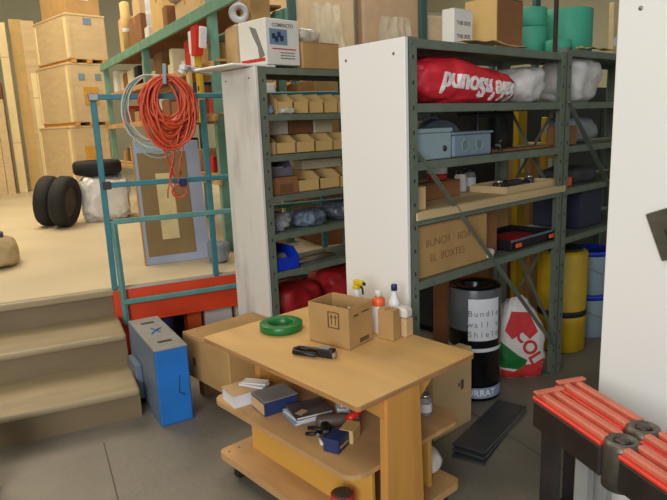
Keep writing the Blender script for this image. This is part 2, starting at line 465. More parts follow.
b.box((-.03, -l/2-.0008, .125), (.03, .001, .008), print_b).box((.03, -l/2-.0008, .13), (.05, .001, .006), print_b).box((.02, -l/2-.0008, .012), (.06, .001, .018), print_b)
part('printing', b, t)
b = MB()
b.box((w/2+.001, 0, h-.05), (.003, l-.01, .052), card); part('flap', b, t)
t2 = MB()
for i in range(16):
    x, y = random.uniform(-.055, .055), random.uniform(-.07, .07)
    z = .095+random.uniform(0, .035); r = random.uniform(.008, .016); M = Matrix.Rotation(random.uniform(0, 3), 4, 'X') @ Matrix.Rotation(random.uniform(0, 3), 4, 'Y')
    t2.lathe((x, y, z), [(r*.6, -.003), (r, -.003), (r, .003), (r*.6, .003), (r*.6, -.003)], tool_l if i % 3 else navy_pl, 12, M, caps=False)
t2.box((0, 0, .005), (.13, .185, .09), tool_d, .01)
o = solo('loose_hardware', t2, 'metal rings and fittings heaped inside the open carton on the workbench', 'hardware', 'A', (-.392, .062, TZ), math.radians(9)); o['kind'] = 'stuff'
# green hose ring
t = thing('green_roll', 'flat ring of dark green tape lying on the workbench near its far corner', 'roll', 'A', (-.475, .352, TZ))
b = MB(); b.lathe((0, 0, 0), [(.052, .002), (.052, .032), (.056, .034), (.088, .034), (.092, .031), (.092, .003), (.088, 0), (.056, 0), (.052, .002)], green_m, 48, caps=False); part('winding', b, t)
b = MB()
for r in (.062, .07, .078): b.lathe((0, 0, .0335), [(r, 0), (r+.002, .0015), (r+.004, 0)], green_m, 48, caps=False)
part('ridge', b, t)
# black tool handle on the bench
t = thing('staple_gun', 'black hand tool with a long open handle lying flat on the workbench', 'tool', 'A', (-.577, .02, TZ), math.radians(-68))
b = MB(); b.tube([(-.07, -.022, .012), (-.078, 0, .012), (-.07, .022, .012), (.02, .026, .012), (.03, 0, .012), (.02, -.024, .012)], .010, black_m, 8, closed=True); part('handle', b, t)
b = MB(); b.box((.055, .004, 0), (.07, .04, .034), black_m, .007, seg=2); b.box((.05, .004, .034), (.045, .026, .003), grey_p, .001); part('body', b, t)
b = MB(); b.box((.092, .002, .003), (.012, .03, .02), tool_l, .003); part('nose', b, t)
# bottles
def bottle(name, label, a, bb, body, capm, kind, r=.028, h=.15):
    t = thing(name, label, 'bottle', 'A', (a, bb, TZ))
    k = MB(); k.lathe((0, 0, 0), [(r*.9, 0), (r, .005), (r, h*.6), (r*.9, h*.75), (r*.4, h*.93), (r*.4, h)], body, 24); part('body', k, t)
    if kind == 'spray':
        k = MB(); k.box((0, 0, h), (.03, .03, .018), capm, .006, seg=2).box((0, -.012, h+.018), (.022, .052, .024), capm, .006, seg=2); part('spray_head', k, t)
        k = MB(); k.tube([(0, -.022, h+.02), (0, -.034, h+.005), (0, -.036, h-.018)], .005, black_m, 6); k.box((0, -.044, h+.022), (.012, .014, .014), black_m, .003); part('trigger', k, t)
    else:
        k = MB(); k.lathe((0, 0, h), [(r*.5, 0), (r*.5, .022), (r*.4, .026)], capm, 16); part('cap', k, t)
    return t
bottle('spray_bottle', 'white spray bottle with yellow head and black trigger behind the open carton', -.225, .135, white_p, yel, 'spray', .03, .165)
t = bottle('squeeze_bottle', 'white bottle with orange shoulder and small white tip behind the small box', -.222, .012, white_p, white_p, 'cap', .026, .155)
b = MB(); b.lathe((0, 0, .118), [(.0265, 0), (.0275, .003), (.0275, .026), (.020, .034), (.014, .036)], or_cap, 24, caps=False); part('collar', b, t, label='orange collar')
bottle('dark_capped_bottle', 'white bottle with a navy cap, farthest right behind the small box', -.165, -.024, white_p, navy_pl, 'cap', .026, .175)
carton('small_carton', 'narrow upright cardboard box standing on the workbench right of the open carton', 'A', (-.248, -.068, TZ), (.05, .075, .125), card, math.radians(8), tape=False)
t = thing('bottle_carton', 'small pale carton with a clear lid beside the white panel', 'box', 'A', (-.178, -.085, TZ), math.radians(5))
b = MB(); b.box((0, 0, 0), (.05, .06, .075), card_l, .003); part('body', b, t); b = MB(); b.box((0, 0, .075), (.052, .062, .045), bag_w, .01); part('lid', b, t)

# things on the lower shelf
SZ_ = .3805
def book(name, label, a, bb, d, m, rz, z=SZ_, pages=True, cat='book', fr='A'):
    t = thing(name, label, cat, fr, (a, bb, z), rz)
    w, l, h = d
    k = MB(); k.box((.002, 0, .002), (w-.006, l-.006, h-.004), paper); part('pages', k, t)
    k = MB(); k.box((0, 0, 0), (w, l, .002), m).box((0, 0, h-.002), (w, l, .002), m).box((w/2-.001, 0, 0), (.002, l, h), m); part('cover', k, t)
    return t
book('thick_catalogue', 'thick pale catalogue at the far end of the lower bench shelf', -.665, .385, (.15, .125, .056), card_l, math.radians(-8))
b = MB(); b.box((0, 0, 0), (.06, .12, .010), paper, .003, rz=.1).box((.01, 0, .009), (.05, .11, .006), white_p, .002, rz=.25)
solo('folded_paper', b, 'folded white paper lying on top of the thick catalogue', 'paper', 'A', (-.625, .365, SZ_+.057), .3)
t = thing('blue_box', 'dusty blue box with grey top between the catalogue and the leaflets', 'box', 'A', (-.615, .235, SZ_), math.radians(-10))
b = MB(); b.box((0, 0, 0), (.15, .125, .058), navy, .002); part('body', b, t)
b = MB(); b.box((0, 0, .058), (.152, .127, .004), grey_p, .001); part('lid', b, t)
b = MB(); b.box((-.0765, 0, .008), (.002, .118, .044), card_l); part('label', b, t)
for i, (m_, lab, z, rz) in enumerate(((paper_b, 'blue-grey brochure at the bottom of the leaflet pile', 0, -.25), (paper, 'white brochure in the middle of the leaflet pile', .012, -.15), (mag, 'dark magazine on top of the leaflet pile on the lower bench shelf', .024, -.32))):
    book('brochure', lab, -.575+.004*i, .085-.006*i, (.15, .13, .011), m_, rz, SZ_+z, cat='brochure')
b = MB(); b.box((0, 0, 0), (.045, .03, .001), card_l)
solo('paper_slip', b, 'small pinkish paper slip lying on the dark magazine', 'paper', 'A', (-.615, .06, SZ_+.0355), .2)
t = thing('drill', 'dark power tool lying among the jars on the lower bench shelf', 'tool', 'A', (-.56, -.07, SZ_), math.radians(-35))
b = MB(); b.lathe((-.07, 0, .028), [(.014, 0), (.024, .006), (.027, .02), (.027, .10), (.022, .12), (.016, .13)], mat('brown_tool_plastic', '#5b4c40', .5), 20, Matrix.Rotation(PI/2, 4, 'Y')); part('housing', b, t)
b = MB(); b.lathe((.06, 0, .028), [(.014, 0), (.014, .02), (.008, .035)], tool_l, 16, Matrix.Rotation(PI/2, 4, 'Y')); part('chuck', b, t)
b = MB(); b.box((-.04, -.05, .006), (.032, .085, .034), black_m, .01, seg=2); part('grip', b, t)
t = thing('pliers', 'dark steel pliers lying in front of the power tool', 'pliers', 'A', (-.625, -.075, SZ_), math.radians(-50))
for s_ in (-1, 1):
    b = MB(); b.tube([(-.06, s_*.022, .01), (-.03, s_*.022, .01), (0, s_*.004, .01)], .007, black_m, 8); part('handle', b, t)
    b = MB(); b.tube([(0, s_*.004, .01), (.02, s_*.008, .01), (.045, s_*.001, .01)], [.008, .007, .003], tool_l, 8); part('jaw', b, t)
t = thing('white_marker', 'white marker pen lying on the lower bench shelf', 'pen', 'A', (-.665, -.105, SZ_), math.radians(62))
b = MB(); b.lathe((-.04, 0, .006), [(.004, 0), (.006, .002), (.006, .055)], white_p, 12, Matrix.Rotation(PI/2, 4, 'Y')); part('barrel', b, t)
b = MB(); b.lathe((.015, 0, .006), [(.0065, 0), (.0065, .03), (.004, .033)], grey_p, 12, Matrix.Rotation(PI/2, 4, 'Y')); part('cap', b, t)
t = thing('navy_box', 'small navy box with a printed band at the near corner of the lower shelf', 'box', 'A', (-.655, -.185, SZ_), math.radians(18))
b = MB(); b.box((0, 0, 0), (.085, .062, .05), navy, .003); part('body', b, t)
b = MB(); b.text('BONDEX', .014, label_y, MF(.002, -.032, .02)); part('lettering', b, t)
t = thing('yellow_block', 'pale yellow cardboard block right behind the small navy box', 'box', 'A', (-.58, -.175, SZ_), math.radians(24))
b = MB(); b.box((0, 0, 0), (.075, .055, .05), card_y, .003); part('body', b, t); b = MB(); b.box((0, 0, .05), (.076, .05, .003), card_y, .001); part('flap', b, t)
def jar(label, a, bb, r, h, z=SZ_, body=None, lid=None):
    t = thing('glass_jar', label, 'jar', 'A', (a, bb, z))
    k = MB(); k.lathe((0, 0, 0), [(r*.9, 0), (r, .004), (r, h*.75), (r*.8, h*.85), (r*.8, h*.88)], body or glass, 24); part('body', k, t)
    k = MB(); k.lathe((0, 0, h*.86), [(r*.85, 0), (r*.85, h*.14), (r*.78, h*.155)], lid or tool_l, 24); part('lid', k, t)
    k = MB(); k.lathe((0, 0, h*.2), [(r+.0005, 0), (r+.0005, h*.4)], paper, 24, caps=False, a0=PI, a1=1.8*PI); part('label', k, t)
    return t
jar('glass jar with bright metal lid at the back of the lower bench shelf', -.48, -.03, .03, .075)
jar('glass jar with steel lid right of the bench leg', -.245, -.25, .026, .085)
t = thing('red_clamp', 'red handled clamp lying under the bench top near the leg', 'clamp', 'A', (-.505, -.135, SZ_+.004), math.radians(5))
b = MB(); b.tube([(-.05, 0, .05), (.04, 0, .06)], .014, red_pl, 12); part('handle', b, t)
b = MB(); b.tube([(.04, 0, .06), (.09, 0, .065)], .007, tool_d, 8); part('bar', b, t)
b = MB(); b.box((-.03, 0, 0), (.02, .02, .045), tool_d, .003); part('jaw', b, t)
b = MB(); b.tube([(.07, 0, .065), (.10, 0, .05)], .016, red_pl, 12); part('knob', b, t)
b = MB(); b.lump((0, 0, 0), (.16, .17, .075), bag_w, .7, .15, 12, 4)
solo('plastic_bag_bundle', b, 'crumpled white plastic bag on the lower shelf right of the bench leg', 'bag', 'A', (-.225, -.12, SZ_))
b = MB(); b.lump((0, 0, 0), (.13, .3, .10), bag_w, .7, .12, 9, 9)
solo('white_cloth_bundle', b, 'bundle of white cloth on the base board below the plastic bag', 'cloth', 'A', (-.215, -.14, .1185))
t = thing('tin_can', 'red tin with a worn lid at the bottom edge on the base board', 'tin', 'A', (-.69, -.245, .1185))
b = MB(); b.lathe((0, 0, 0), [(.038, 0), (.04, .003), (.04, .115), (.042, .118), (.042, .124), (.038, .125)], print_r, 28); part('body', b, t)
b = MB(); b.lathe((0, 0, .1255), [(.036, 0), (.036, .003), (.03, .004), (.001, .004)], hub_m, 28); part('lid', b, t)

# ---------------------------------------------------------------- things around the bench
# blue steel case
t = thing('blue_case', 'tall narrow blue metal case with grey top leaning by the stairs', 'case', 'A', (-.572, 1.395, 0), math.radians(-11.5))
b = MB(); b.box((0, 0, 0), (.170, .60, .41), blue_p, .006); part('body', b, t, label='blue painted body')
b = MB(); b.box((0, 0, .41), (.172, .602, .008), grey_p, .002); b.box((-.087, 0, .02), (.003, .58, .39), greyblue_p, .001); part('cover', b, t, label='grey top cover')
b = MB()
for y in (-.18, .19): b.box((0, y, .418), (.075, .03, .002), tool_d, .001)
part('hand_slot', b, t)
b = MB(); b.tube([(-.03, -.03, .422), (.0, .02, .4225), (.04, .05, .422)], .003, blue_p, 6); part('paint_streak', b, t)
b = MB(); b.tube([(.02, -.02, .422), (.0, .04, .4225), (-.01, .07, .422)], .003, blue_p, 6); part('paint_streak', b, t)
b = MB(); b.tube([(.03, -.303, .26), (.02, -.304, .17), (.05, -.303, .15)], .002, navy, 6); part('scratch', b, t)
b = MB(); b.box((-.107, .12, .04), (.035, .2, .2), greyblue_p, .004); part('side_bracket', b, t)
# carton on skid behind the bench
b = MB()
for y in (-.17, .17): b.box((0, y, 0), (.34, .07, .13), card_dark, .004)
b.box((0, 0, .13), (.36, .42, .018), leg_m, .002)
solo('wooden_skid', b, 'dark wooden skid on the floor under the large carton behind the bench', 'skid', 'A', (-.20, 1.13, 0))
carton('large_carton', 'large brown cardboard carton lying behind the workbench next to the blue case', 'A', (-.205, 1.10, .149), (.48, .48, .25), card, lab=(.12, .08, .03, .05, print_b, 'l'))
# carton below the right end of the bench
t = carton('brown_carton', 'plain brown carton on the floor against the shelving, behind the bench leg', 'A', (.29, .055, .0), (.30, .075, .40), card_l, 0, tape=False)
b = MB(); b.box((.07, -.0385, .20), (.022, .001, .05), print_b).box((.045, -.0385, .22), (.012, .001, .02), print_b); part('printing', b, t)
# dark sheets
for i in range(3):
    b = MB(); b.box((0, 0, 0), (.64-.05*i, .155, .010), sheet_k, .002); b.box((0, -.0785, .003), (.61-.05*i, .001, .004), sheet_w)
    solo('dark_sheet', b, ['dark grey sheet at the bottom of the pile on the floor', 'dark grey sheet in the middle of the floor pile', 'dark grey sheet on top of the pile beside the bench'][i], 'sheet', 'A', (.42, -.115, .0005+.0135*i), math.radians(15-2*i), group='dark sheets piled on the floor')

# black membrane roll with label
t = thing('wrapped_roll', 'tall black wrapped roll with a white label standing on the floor', 'roll', 'A', (.735, .21, 0))
b = MB(); b.lathe((0, 0, 0), [(.125, 0), (.14, .004), (.14, .62), (.136, .63), (.075, .63), (.07, .615), (.07, .55), (.001, .55)], black_roll, 40); part('roll', b, t)
b = MB(); b.lathe((0, 0, .40), [(.1425, 0), (.1445, .02), (.1435, .1), (.1445, .17), (.142, .225)], clear_wrap, 40, caps=False); part('clear_wrap', b, t)
b = MB(); b.lathe((0, 0, .35), [(.1455, 0), (.1455, .23)], paper, 20, caps=False, a0=math.radians(-158), a1=math.radians(-88)); lb = part('label', b, t)
def on_cyl(txt, size, m, R, ang, z):
    M = Matrix.Rotation(math.radians(ang), 4, 'Z') @ Matrix.Translation((R, 0, z)) @ Matrix.Rotation(PI/2, 4, 'Z') @ Matrix.Rotation(PI/2, 4, 'X')
    return txt, size, m, M
b = MB()
for ln, z in ((('B', 'u', 'n', 'd', 'l', 'e'), .50), (('w', 'a', 'l', 'l', ' ', 'v'), .44), (('S', 'h', 'i', 'e', 'l', 'd'), .385)):
    for i, ch in enumerate(ln):
        if ch != ' ': b.text(*on_cyl(ch, .045, print_g, .1465, -154+i*12, z))
part('handwriting', b, lb)
b = MB(); b.lathe((0, 0, .285), [(.1415, 0), (.1415, .02)], paper, 40, caps=False); part('band', b, t)
b = MB(); b.lathe((0, 0, .02), [(.1415, 0), (.1415, .06)], paper_b, 40, caps=False); bd = part('band', b, t)
b = MB()
for i, ch in enumerate('NURRAT'): b.text(*on_cyl(ch, .05, print_w, .143, -166+i*13, .05), bold=.001)
part('lettering', b, bd)
# cement bag, red green white
t = thing('printed_sack', 'white sack printed in red and green standing on the floor under the shelf', 'sack', 'A', (1.115, .17, 0), math.radians(-42))
b = MB(); b.lump((0, 0, 0), (.29, .19, .50), bag_w, .62, .10, 7, 3, n=4)
for v in b.bm.verts:
    q = max(0, (v.co.z-.28)/.24); v.co.x = v.co.x*(1-.55*q)-.02*q; v.co.y *= 1-.5*q
bd = part('body', b, t)
def wrap_patch(poly, m):
    k = MB(); k.prism(poly, .01, m, 'xz', off=(0, -.005, 0)); return press_on(k, bd, .003, 4, .02)
part('red_print', wrap_patch([(-.10, .30), (-.06, .41), (.04, .40), (.09, .29), (.04, .25), (-.0, .29), (-.06, .25)], print_r), t)
part('green_print', wrap_patch([(-.14, .25), (-.08, .20), (-.02, .15), (.03, .12), (.01, .06), (-.14, .08)], green_m), t)
part('red_corner', wrap_patch([(-.12, .065), (-.02, .045), (.02, .09), (.12, .10), (.12, .005), (-.12, .005)], print_r), t)
k = MB(); k.text('COLD', .11, print_r, Matrix.Translation((.055, 0, .17)) @ Matrix.Rotation(math.radians(62), 4, 'Y') @ Matrix.Rotation(PI/2, 4, 'X'), ext=.004, bold=.003); part('lettering', press_on(k, bd, .004, 2), t)
# yellow drum and pails behind the shelving
t = thing('yellow_drum', 'yellow plastic drum with a black band standing behind the steel post', 'drum', 'A', (1.70, .205, 0))
b = MB(); b.lathe((0, 0, 0), [(.135, 0), (.15, .01), (.15, .2), (.155, .215), (.15, .23), (.15, .64), (.14, .66), (.1, .665)], yel_drum, 36); part('body', b, t)
b = MB(); b.lathe((0, 0, .24), [(.152, 0), (.154, .01), (.154, .035), (.152, .04)], black_m, 36, caps=False); part('band', b, t)
b = MB(); b.lathe((0, 0, .665), [(.12, 0), (.12, .015), (.001, .017)], black_m, 30); part('lid', b, t)
def pail(label, loc, body, lidm, r=.15, h=.36):
    t = thing('plastic_pail', label, 'pail', 'A', loc)
    k = MB(); k.lathe((0, 0, 0), [(r*.88, 0), (r*.9, .004), (r, h-.03), (r, h)], body, 30); part('body', k, t)
    k = MB(); k.lathe((0, 0, h), [(r*1.04, -.02), (r*1.04, .012), (r*.95, .016), (r*.93, .006), (.001, .006)], lidm, 30); part('lid', k, t)
    k = MB(); k.tube([(r*1.02*math.cos(q), -r*1.02*math.sin(q), h-.05-.10*math.sin(q)) for q in [PI*i/12 for i in range(13)]], .003, tool_l, 6); part('handle', k, t)
    return t
pail('grey pail with blue lid on the floor beside the yellow drum', (2.07, .2, 0), gbox, blue_bin, .135, .29)
pail('grey pail with blue lid stacked on the lower pail beside the yellow drum', (2.07, .2, .303), gbox, blue_bin, .135, .29)
# small sign like box behind bench right
b = MB(); b.box((0, 0, 0), (.12, .02, .22), white_p, .003)
b.prism([(-.05, .09), (0, .04), (.05, .09), (.0, .15)], .001, print_r, 'xz', off=(.0, -.0112, 0)); b.box((0, -.0112, .012), (.1, .001, .02), print_k)
solo('warning_sign', b, 'small white sign with a red diamond standing behind the steel post', 'sign', 'A', (.19, .36, .42))
b = MB(); b.box((0, 0, 0), (.3, .1, .415), card_dark, .004); b.box((0, -.051, .1), (.2, .002, .2), card_b)
solo('dark_carton', b, 'dark narrow carton on the floor carrying the small red diamond sign', 'box', 'A', (.19, .36, .0))

# ---------------------------------------------------------------- things on the main shelving
G = .0015
z1, z2, z3, z4, z5 = [z+G for z in ZS]
# top
t = carton('brown_box', 'brown cardboard box on top of the main shelving', 'A', (.90, .22, z1), (.24, .19, .26), card_b)
b = MB(); b.box((-.121, 0, 0), (.002, .188, .26), card_y); part('pale_side', b, t)
t = carton('white_carton', 'white carton with grey printing on top of the main shelving', 'A', (.56, .20, z1), (.15, .07, .185), white_card, tape=False)
b = MB()
for i, s_ in enumerate(('THIS SIDE', 'THIS SIDE')): b.text(s_, .025, print_g, MF(0, -.0362, .12-.06*i), bold=.0003)
part('printing', b, t)
gr = None
for i, (a, bb, z, r, h, lab) in enumerate(((1.37, .115, 1.8565, .072, .06, 'short green paper roll in front, nearest the brown box'), (1.62, .20, 1.8565, .145, .25, 'widest green paper roll standing on the main shelving'), (1.37, .295, 1.8565, .095, .15, 'green paper roll standing behind the short one'), (1.37, .295, 2.0085, .095, .10, 'green paper roll stacked highest, behind the short one'))):
    t = thing('green_paper_roll', lab, 'roll', 'A', (a, bb, z), 0, 'green paper rolls on the main shelving')
    b = MB(); b.lathe((0, 0, 0), [(.035, 0), (r-.003, 0), (r, .003), (r, h-.003), (r-.003, h), (.035, h), (.035, 0)], green_roll, 40, caps=False); part('winding', b, t)
    b = MB(); b.lathe((0, 0, 0), [(.028, 0), (.0345, 0), (.0345, h-.002), (.028, h-.002), (.028, 0)], card, 20, caps=False); part('core', b, t)
def crumpled(name, label, fr, loc, d, m, seed, cat='paper', rz=0, group=None):
    k = MB(); nx, ny = 16, 8; w, l, h = d; V = []
    for i in range(nx+1):
        for j in range(ny+1):
            x = (i/nx-.5)*w; y = (j/ny-.5)*l
            z = h*.25+h*.6*(.5+noise.noise(Vector((x*9, y*9, seed)))) 
            V.append(k.bm.verts.new((x, y, max(.002, z))))
    fs = []
    for i in range(nx):
        for j in range(ny):
            q = i*(ny+1)+j; fs.append(k.bm.faces.new((V[q], V[q+ny+1], V[q+ny+2], V[q+1])))
    for f in fs: f.smooth = True
    ex = bmesh.ops.extrude_face_region(k.bm, geom=fs)
    for v in ex['geom']:
        if isinstance(v, bmesh.types.BMVert): v.co.z += .004
    k._fin(k.bm.faces, m)
    return solo(name, k, label, cat, fr, loc, rz, group)
crumpled('crumpled_paper', 'pale crumpled paper along the front edge of the shelf top', 'A', (.63, .05, z1), (.5, .07, .03), card_l, 2)
crumpled('brown_paper', 'brown wrapping paper in front of the green rolls', 'A', (1.64, .024, 1.8565), (.42, .035, .03), card_y, 5)
b = MB(); b.box((0, 0, 0), (.05, .03, .30), plank_m, .004, ry=math.radians(-4)); b.box((0, -.016, .05), (.04, .002, .05), paper)
solo('wood_offcut', b, 'upright pale wood offcut on the shelf top beside the near white board', 'wood', 'A', (1.93, .06, 1.8575))
b = MB(); b.bar((0, 0, 0), (0, 0, .35), .018, .018, tool_d)
b.box((0, 0, -.0), (.05, .05, .004), tool_d)
solo('steel_rod', b, 'dark steel upright standing in front of the green paper rolls', 'rod', 'A', (1.225, .055, z1+.0005))
# insulation bag
t = thing('red_bag', 'large red plastic bag with white upside-down lettering on the upper shelf', 'bag', 'A', (.47, .19, z2))
b = MB(); b.lump((0, 0, 0), (.84, .36, .215), red_bag, .55, .10, 6, 2, n=4)
for v in b.bm.verts: v.co.z *= 1.0-.34*max(0, min(1, (v.co.x+.15)/.57)); 
bd = part('body', b, t)
b = MB(); b.text("Safe'nSound", .122, print_w, Matrix.Translation((.035, 0, .072)) @ Matrix.Rotation(math.radians(4), 4, 'Y') @ Matrix.Rotation(PI, 4, 'Y') @ Matrix.Rotation(PI/2, 4, 'X'), ext=.010, bold=.003)
part('lettering', press_on(b, bd, .006, 4, .009), t)
def bag(label, fr, loc, d, m, seed, rz=0, name='plastic_bag', e=.7, amp=.22, cat='bag', group=None):
    k = MB(); k.lump((0, 0, 0), d, m, e, amp, 2.2/max(d), seed)
    if d[2] > .07: 
        k.lump((d[0]*.12, 0, d[2]*.5), (d[0]*.55, d[1]*.7, d[2]*.45), m, .8, amp*1.3, 3.5/max(d), seed+3, n=2)
    return solo(name, k, label, cat, fr, loc, rz, group)
bag('white plastic bag of material left of the steel post, on the upper shelf', 'A', (1.085, .22, z2), (.25, .28, .2), bag_w, 11)
bag('crumpled white bag right of the steel post, on the upper shelf', 'A', (1.60, .18, 1.5765), (.42, .32, .26), bag_w, 13)
# third shelf
t = thing('grey_box', 'grey-blue plastic case with flat lid at the left of the middle shelf', 'box', 'A', (.17, .13, z3))
b = MB(); b.box((0, 0, 0), (.24, .2, .115), gbox, .006, seg=2); part('body', b, t)
b = MB(); b.box((0, 0, .115), (.25, .21, .02), gbox, .005, seg=2); part('lid', b, t)
b = MB(); b.lathe((.07, -.1, .045), [(.014, 0), (.012, .004), (.005, .005)], tool_d, 16, Matrix.Rotation(PI/2, 4, 'X')); part('latch', b, t)
t = thing('parts_organizer', 'tinted grey-blue plastic box with a clear front on the middle shelf', 'box', 'A', (.455, .13, z3))
b = MB(); b.box((0, 0, 0), (.30, .2, .10), gbox2, .01, seg=2); part('body', b, t)
b = MB(); b.box((0, 0, .10), (.32, .21, .012), gbox2, .004); part('lid', b, t)
for x in (-.06, .05):
    b = MB(); b.lathe((x, -.1015, .05), [(.03, 0), (.03, .001), (.024, .001), (.024, 0)], gbox, 20, Matrix.Rotation(PI/2, 4, 'X')); part('moulding', b, t)
t = thing('domed_case', 'grey domed plastic case behind the parts box', 'case', 'A', (.50, .315, z3))
b = MB(); P = [(-.17, 0), (.17, 0), (.17, .07)]+[(.17*math.cos(q), .07+.10*math.sin(q)) for q in [PI*i/12 for i in range(1, 12)]]+[(-.17, .07)]
b.prism(P, .12, greyblue_p, 'xz', off=(0, -.06, 0)); part('body', b, t)
b = MB(); b.tube([(-.05, 0, .165), (-.04, 0, .185), (.04, 0, .185), (.05, 0, .165)], .008, gbox2, 8); part('handle', b, t)
t = thing('dark_bottle', 'small dark blue bottle behind the grey-blue case', 'bottle', 'A', (.245, .30, z3))
b = MB(); b.lathe((0, 0, 0), [(.05, 0), (.055, .01), (.055, .1), (.02, .135), (.018, .15)], navy_pl, 20); part('body', b, t)
b = MB(); b.lathe((0, 0, .15), [(.022, 0), (.022, .025), (.015, .03)], navy_pl, 16); part('cap', b, t)
t = thing('pale_tub', 'pale tub with an orange lid at the far left of the middle shelf', 'tub', 'A', (.12, .32, z3))
b = MB(); b.lathe((0, 0, 0), [(.055, 0), (.06, .145)], cream_card, 20); part('body', b, t)
b = MB(); b.lathe((0, 0, .145), [(.062, 0), (.062, .014), (.055, .016)], or_cap, 20); part('lid', b, t)
t = thing('black_monitor', 'black boxy equipment case standing on the middle shelf', 'case', 'A', (.95, .30, z3))
b = MB(); b.box((0, 0, 0), (.34, .14, .20), black_m, .008, seg=2); part('body', b, t)
b = MB(); b.box((-.02, -.0705, .02), (.28, .002, .155), mat('dark_glass', '#08090b', .15)); part('screen', b, t)
b = MB(); b.tube([(-.1, 0, .20), (-.09, 0, .215), (.09, 0, .215), (.1, 0, .20)], .007, black_m, 8); part('handle', b, t)
t = thing('small_clamp', 'small dark clamp standing at the front of the black case', 'clamp', 'A', (.71, .05, z3))
b = MB(); b.lathe((0, 0, 0), [(.014, 0), (.014, .01), (.006, .012), (.006, .05), (.010, .052), (.010, .062), (.002, .066)], tool_d, 14); part('screw', b, t)
b = MB(); b.box((0, .012, .03), (.012, .03, .012), tool_l, .002); part('jaw', b, t)
b = MB(); b.box((0, 0, 0), (.5, .1, .012), card_b, .003)
solo('wooden_strip', b, 'thin reddish wooden strip lying on the middle shelf front', 'wood', 'A', (.97, .11, z3))
# tall yellow pieces behind the shelving
def yellow_beam(label, loc, d, rz=0, tilt=0):
    t = thing('yellow_beam', label, 'beam', 'A', loc, rz)
    k = MB(); k.box((0, 0, 0), d, yel_drum, .004, ry=tilt); part('body', k, t)
    k = MB(); k.box((0, -d[1]/2-.003, d[2]*.70), (d[0]*.35, .006, .17), white_p, .002, ry=tilt); part('label', k, t)
    return t
yellow_beam('upright yellow plank with a white label, seen behind the middle shelf', (1.80, .60, 0), (.11, .04, 1.62))
yellow_beam('upright yellow plank leaning nearer the steel post behind the shelf', (1.99, .50, 0), (.12, .04, 1.50))
carton('tan_carton_stack', 'tall tan carton standing behind the shelving near the steel post', 'A', (2.14, .72, 0), (.30, .2, 1.32), card, tape=False)
carton('standing_brown_carton', 'brown carton on the floor behind the printed sack', 'A', (1.60, .74, 0), (.26, .22, .95), card_b, tape=False)
# wooden shelf boards
for i, (y, lab) in enumerate(((.10, 'pale wooden plank lying along the front of the middle shelving level'), (.295, 'pale wooden plank lying along the back of the same shelving level'))):
    b = MB(); b.box((0, 0, 0), (1.2, .19, .022), plank_m, .003)
    if i == 0: b.box((0, -.111, -.012), (1.27, .010, .034), plank_m, .002)
    else: b.box((0, .088, .02), (1.2, .012, .018), plank_m, .002)
    solo('shelf_plank', b, lab, 'plank', 'A', (.632, y, z4), 0, 'wooden planks on the shelf')
zw = z4+.0235
carton('reddish_carton', 'long reddish-brown carton on the wooden plank', 'A', (.37, .28, zw), (.44, .16, .085), card_b)
b = MB(); b.box((0, 0, 0), (.065, .1, .10), card_l, .003); b.box((0, 0, .10), (.062, .05, .002), tape_m)
solo('small_tan_box', b, 'small tan box at the left end of the wooden plank', 'box', 'A', (.078, .08, zw))
t = thing('red_white_tin', 'white and red tin standing on the reddish carton', 'tin', 'A', (.50, .28, zw+.0875))
b = MB(); b.lathe((0, 0, 0), [(.05, 0), (.052, .003), (.052, .03)], print_r, 24, caps=True); b.lathe((0, 0, .03), [(.052, 0), (.052, .055)], white_p, 24); part('body', b, t)
b = MB(); b.lathe((0, 0, .085), [(.054, 0), (.054, .008), (.001, .009)], tool_l, 24); part('lid', b, t)
jar('small glass jar left of two on the planks behind the dark tray', .74, .31, .033, .11, zw, white_p, black_m)
jar('small glass jar right of two on the planks behind the dark tray', .83, .32, .036, .115, zw, None, black_m)
t = thing('wooden_tray', 'shallow wooden tray holding dark tools at the right of the plank', 'tray', 'A', (.99, .14, zw), 0)
b = MB(); b.box((0, 0, 0), (.5, .22, .006), plank_m)
for y in (-.108, .108): b.box((0, y, .006), (.5, .008, .03), plank_m, .001)
for x in (-.246, .246): b.box((x, 0, .006), (.008, .208, .03), plank_m, .001)
part('body', b, t)
def tray_tool(name, label, a, bb, rz, kind):
    t = thing(name, label, 'tool', 'A', (a, bb, zw+.0065), rz)
    k = MB(); k.box((0, 0, 0), (.11, .05, .042), tool_d, .01, seg=2); part('body', k, t)
    k = MB()
    if kind: k.tube([(.05, 0, .02), (.1, .01, .03), (.12, 0, .02)], .009, black_m, 8)
    else: k.lathe((-.02, 0, .04), [(.022, 0), (.022, .012), (.01, .018)], tool_l, 16)
    part('handle' if kind else 'dial', k, t)
tray_tool('dark_hand_tool', 'dark tool with a light dial at the left of the wooden tray', .84, .13, .2, 0)
tray_tool('dark_hand_tool', 'dark tool with a curved handle in the middle of the wooden tray', .99, .15, -.3, 1)
tray_tool('dark_hand_tool', 'dark tool with a dial at the right of the wooden tray', 1.16, .15, .5, 0)
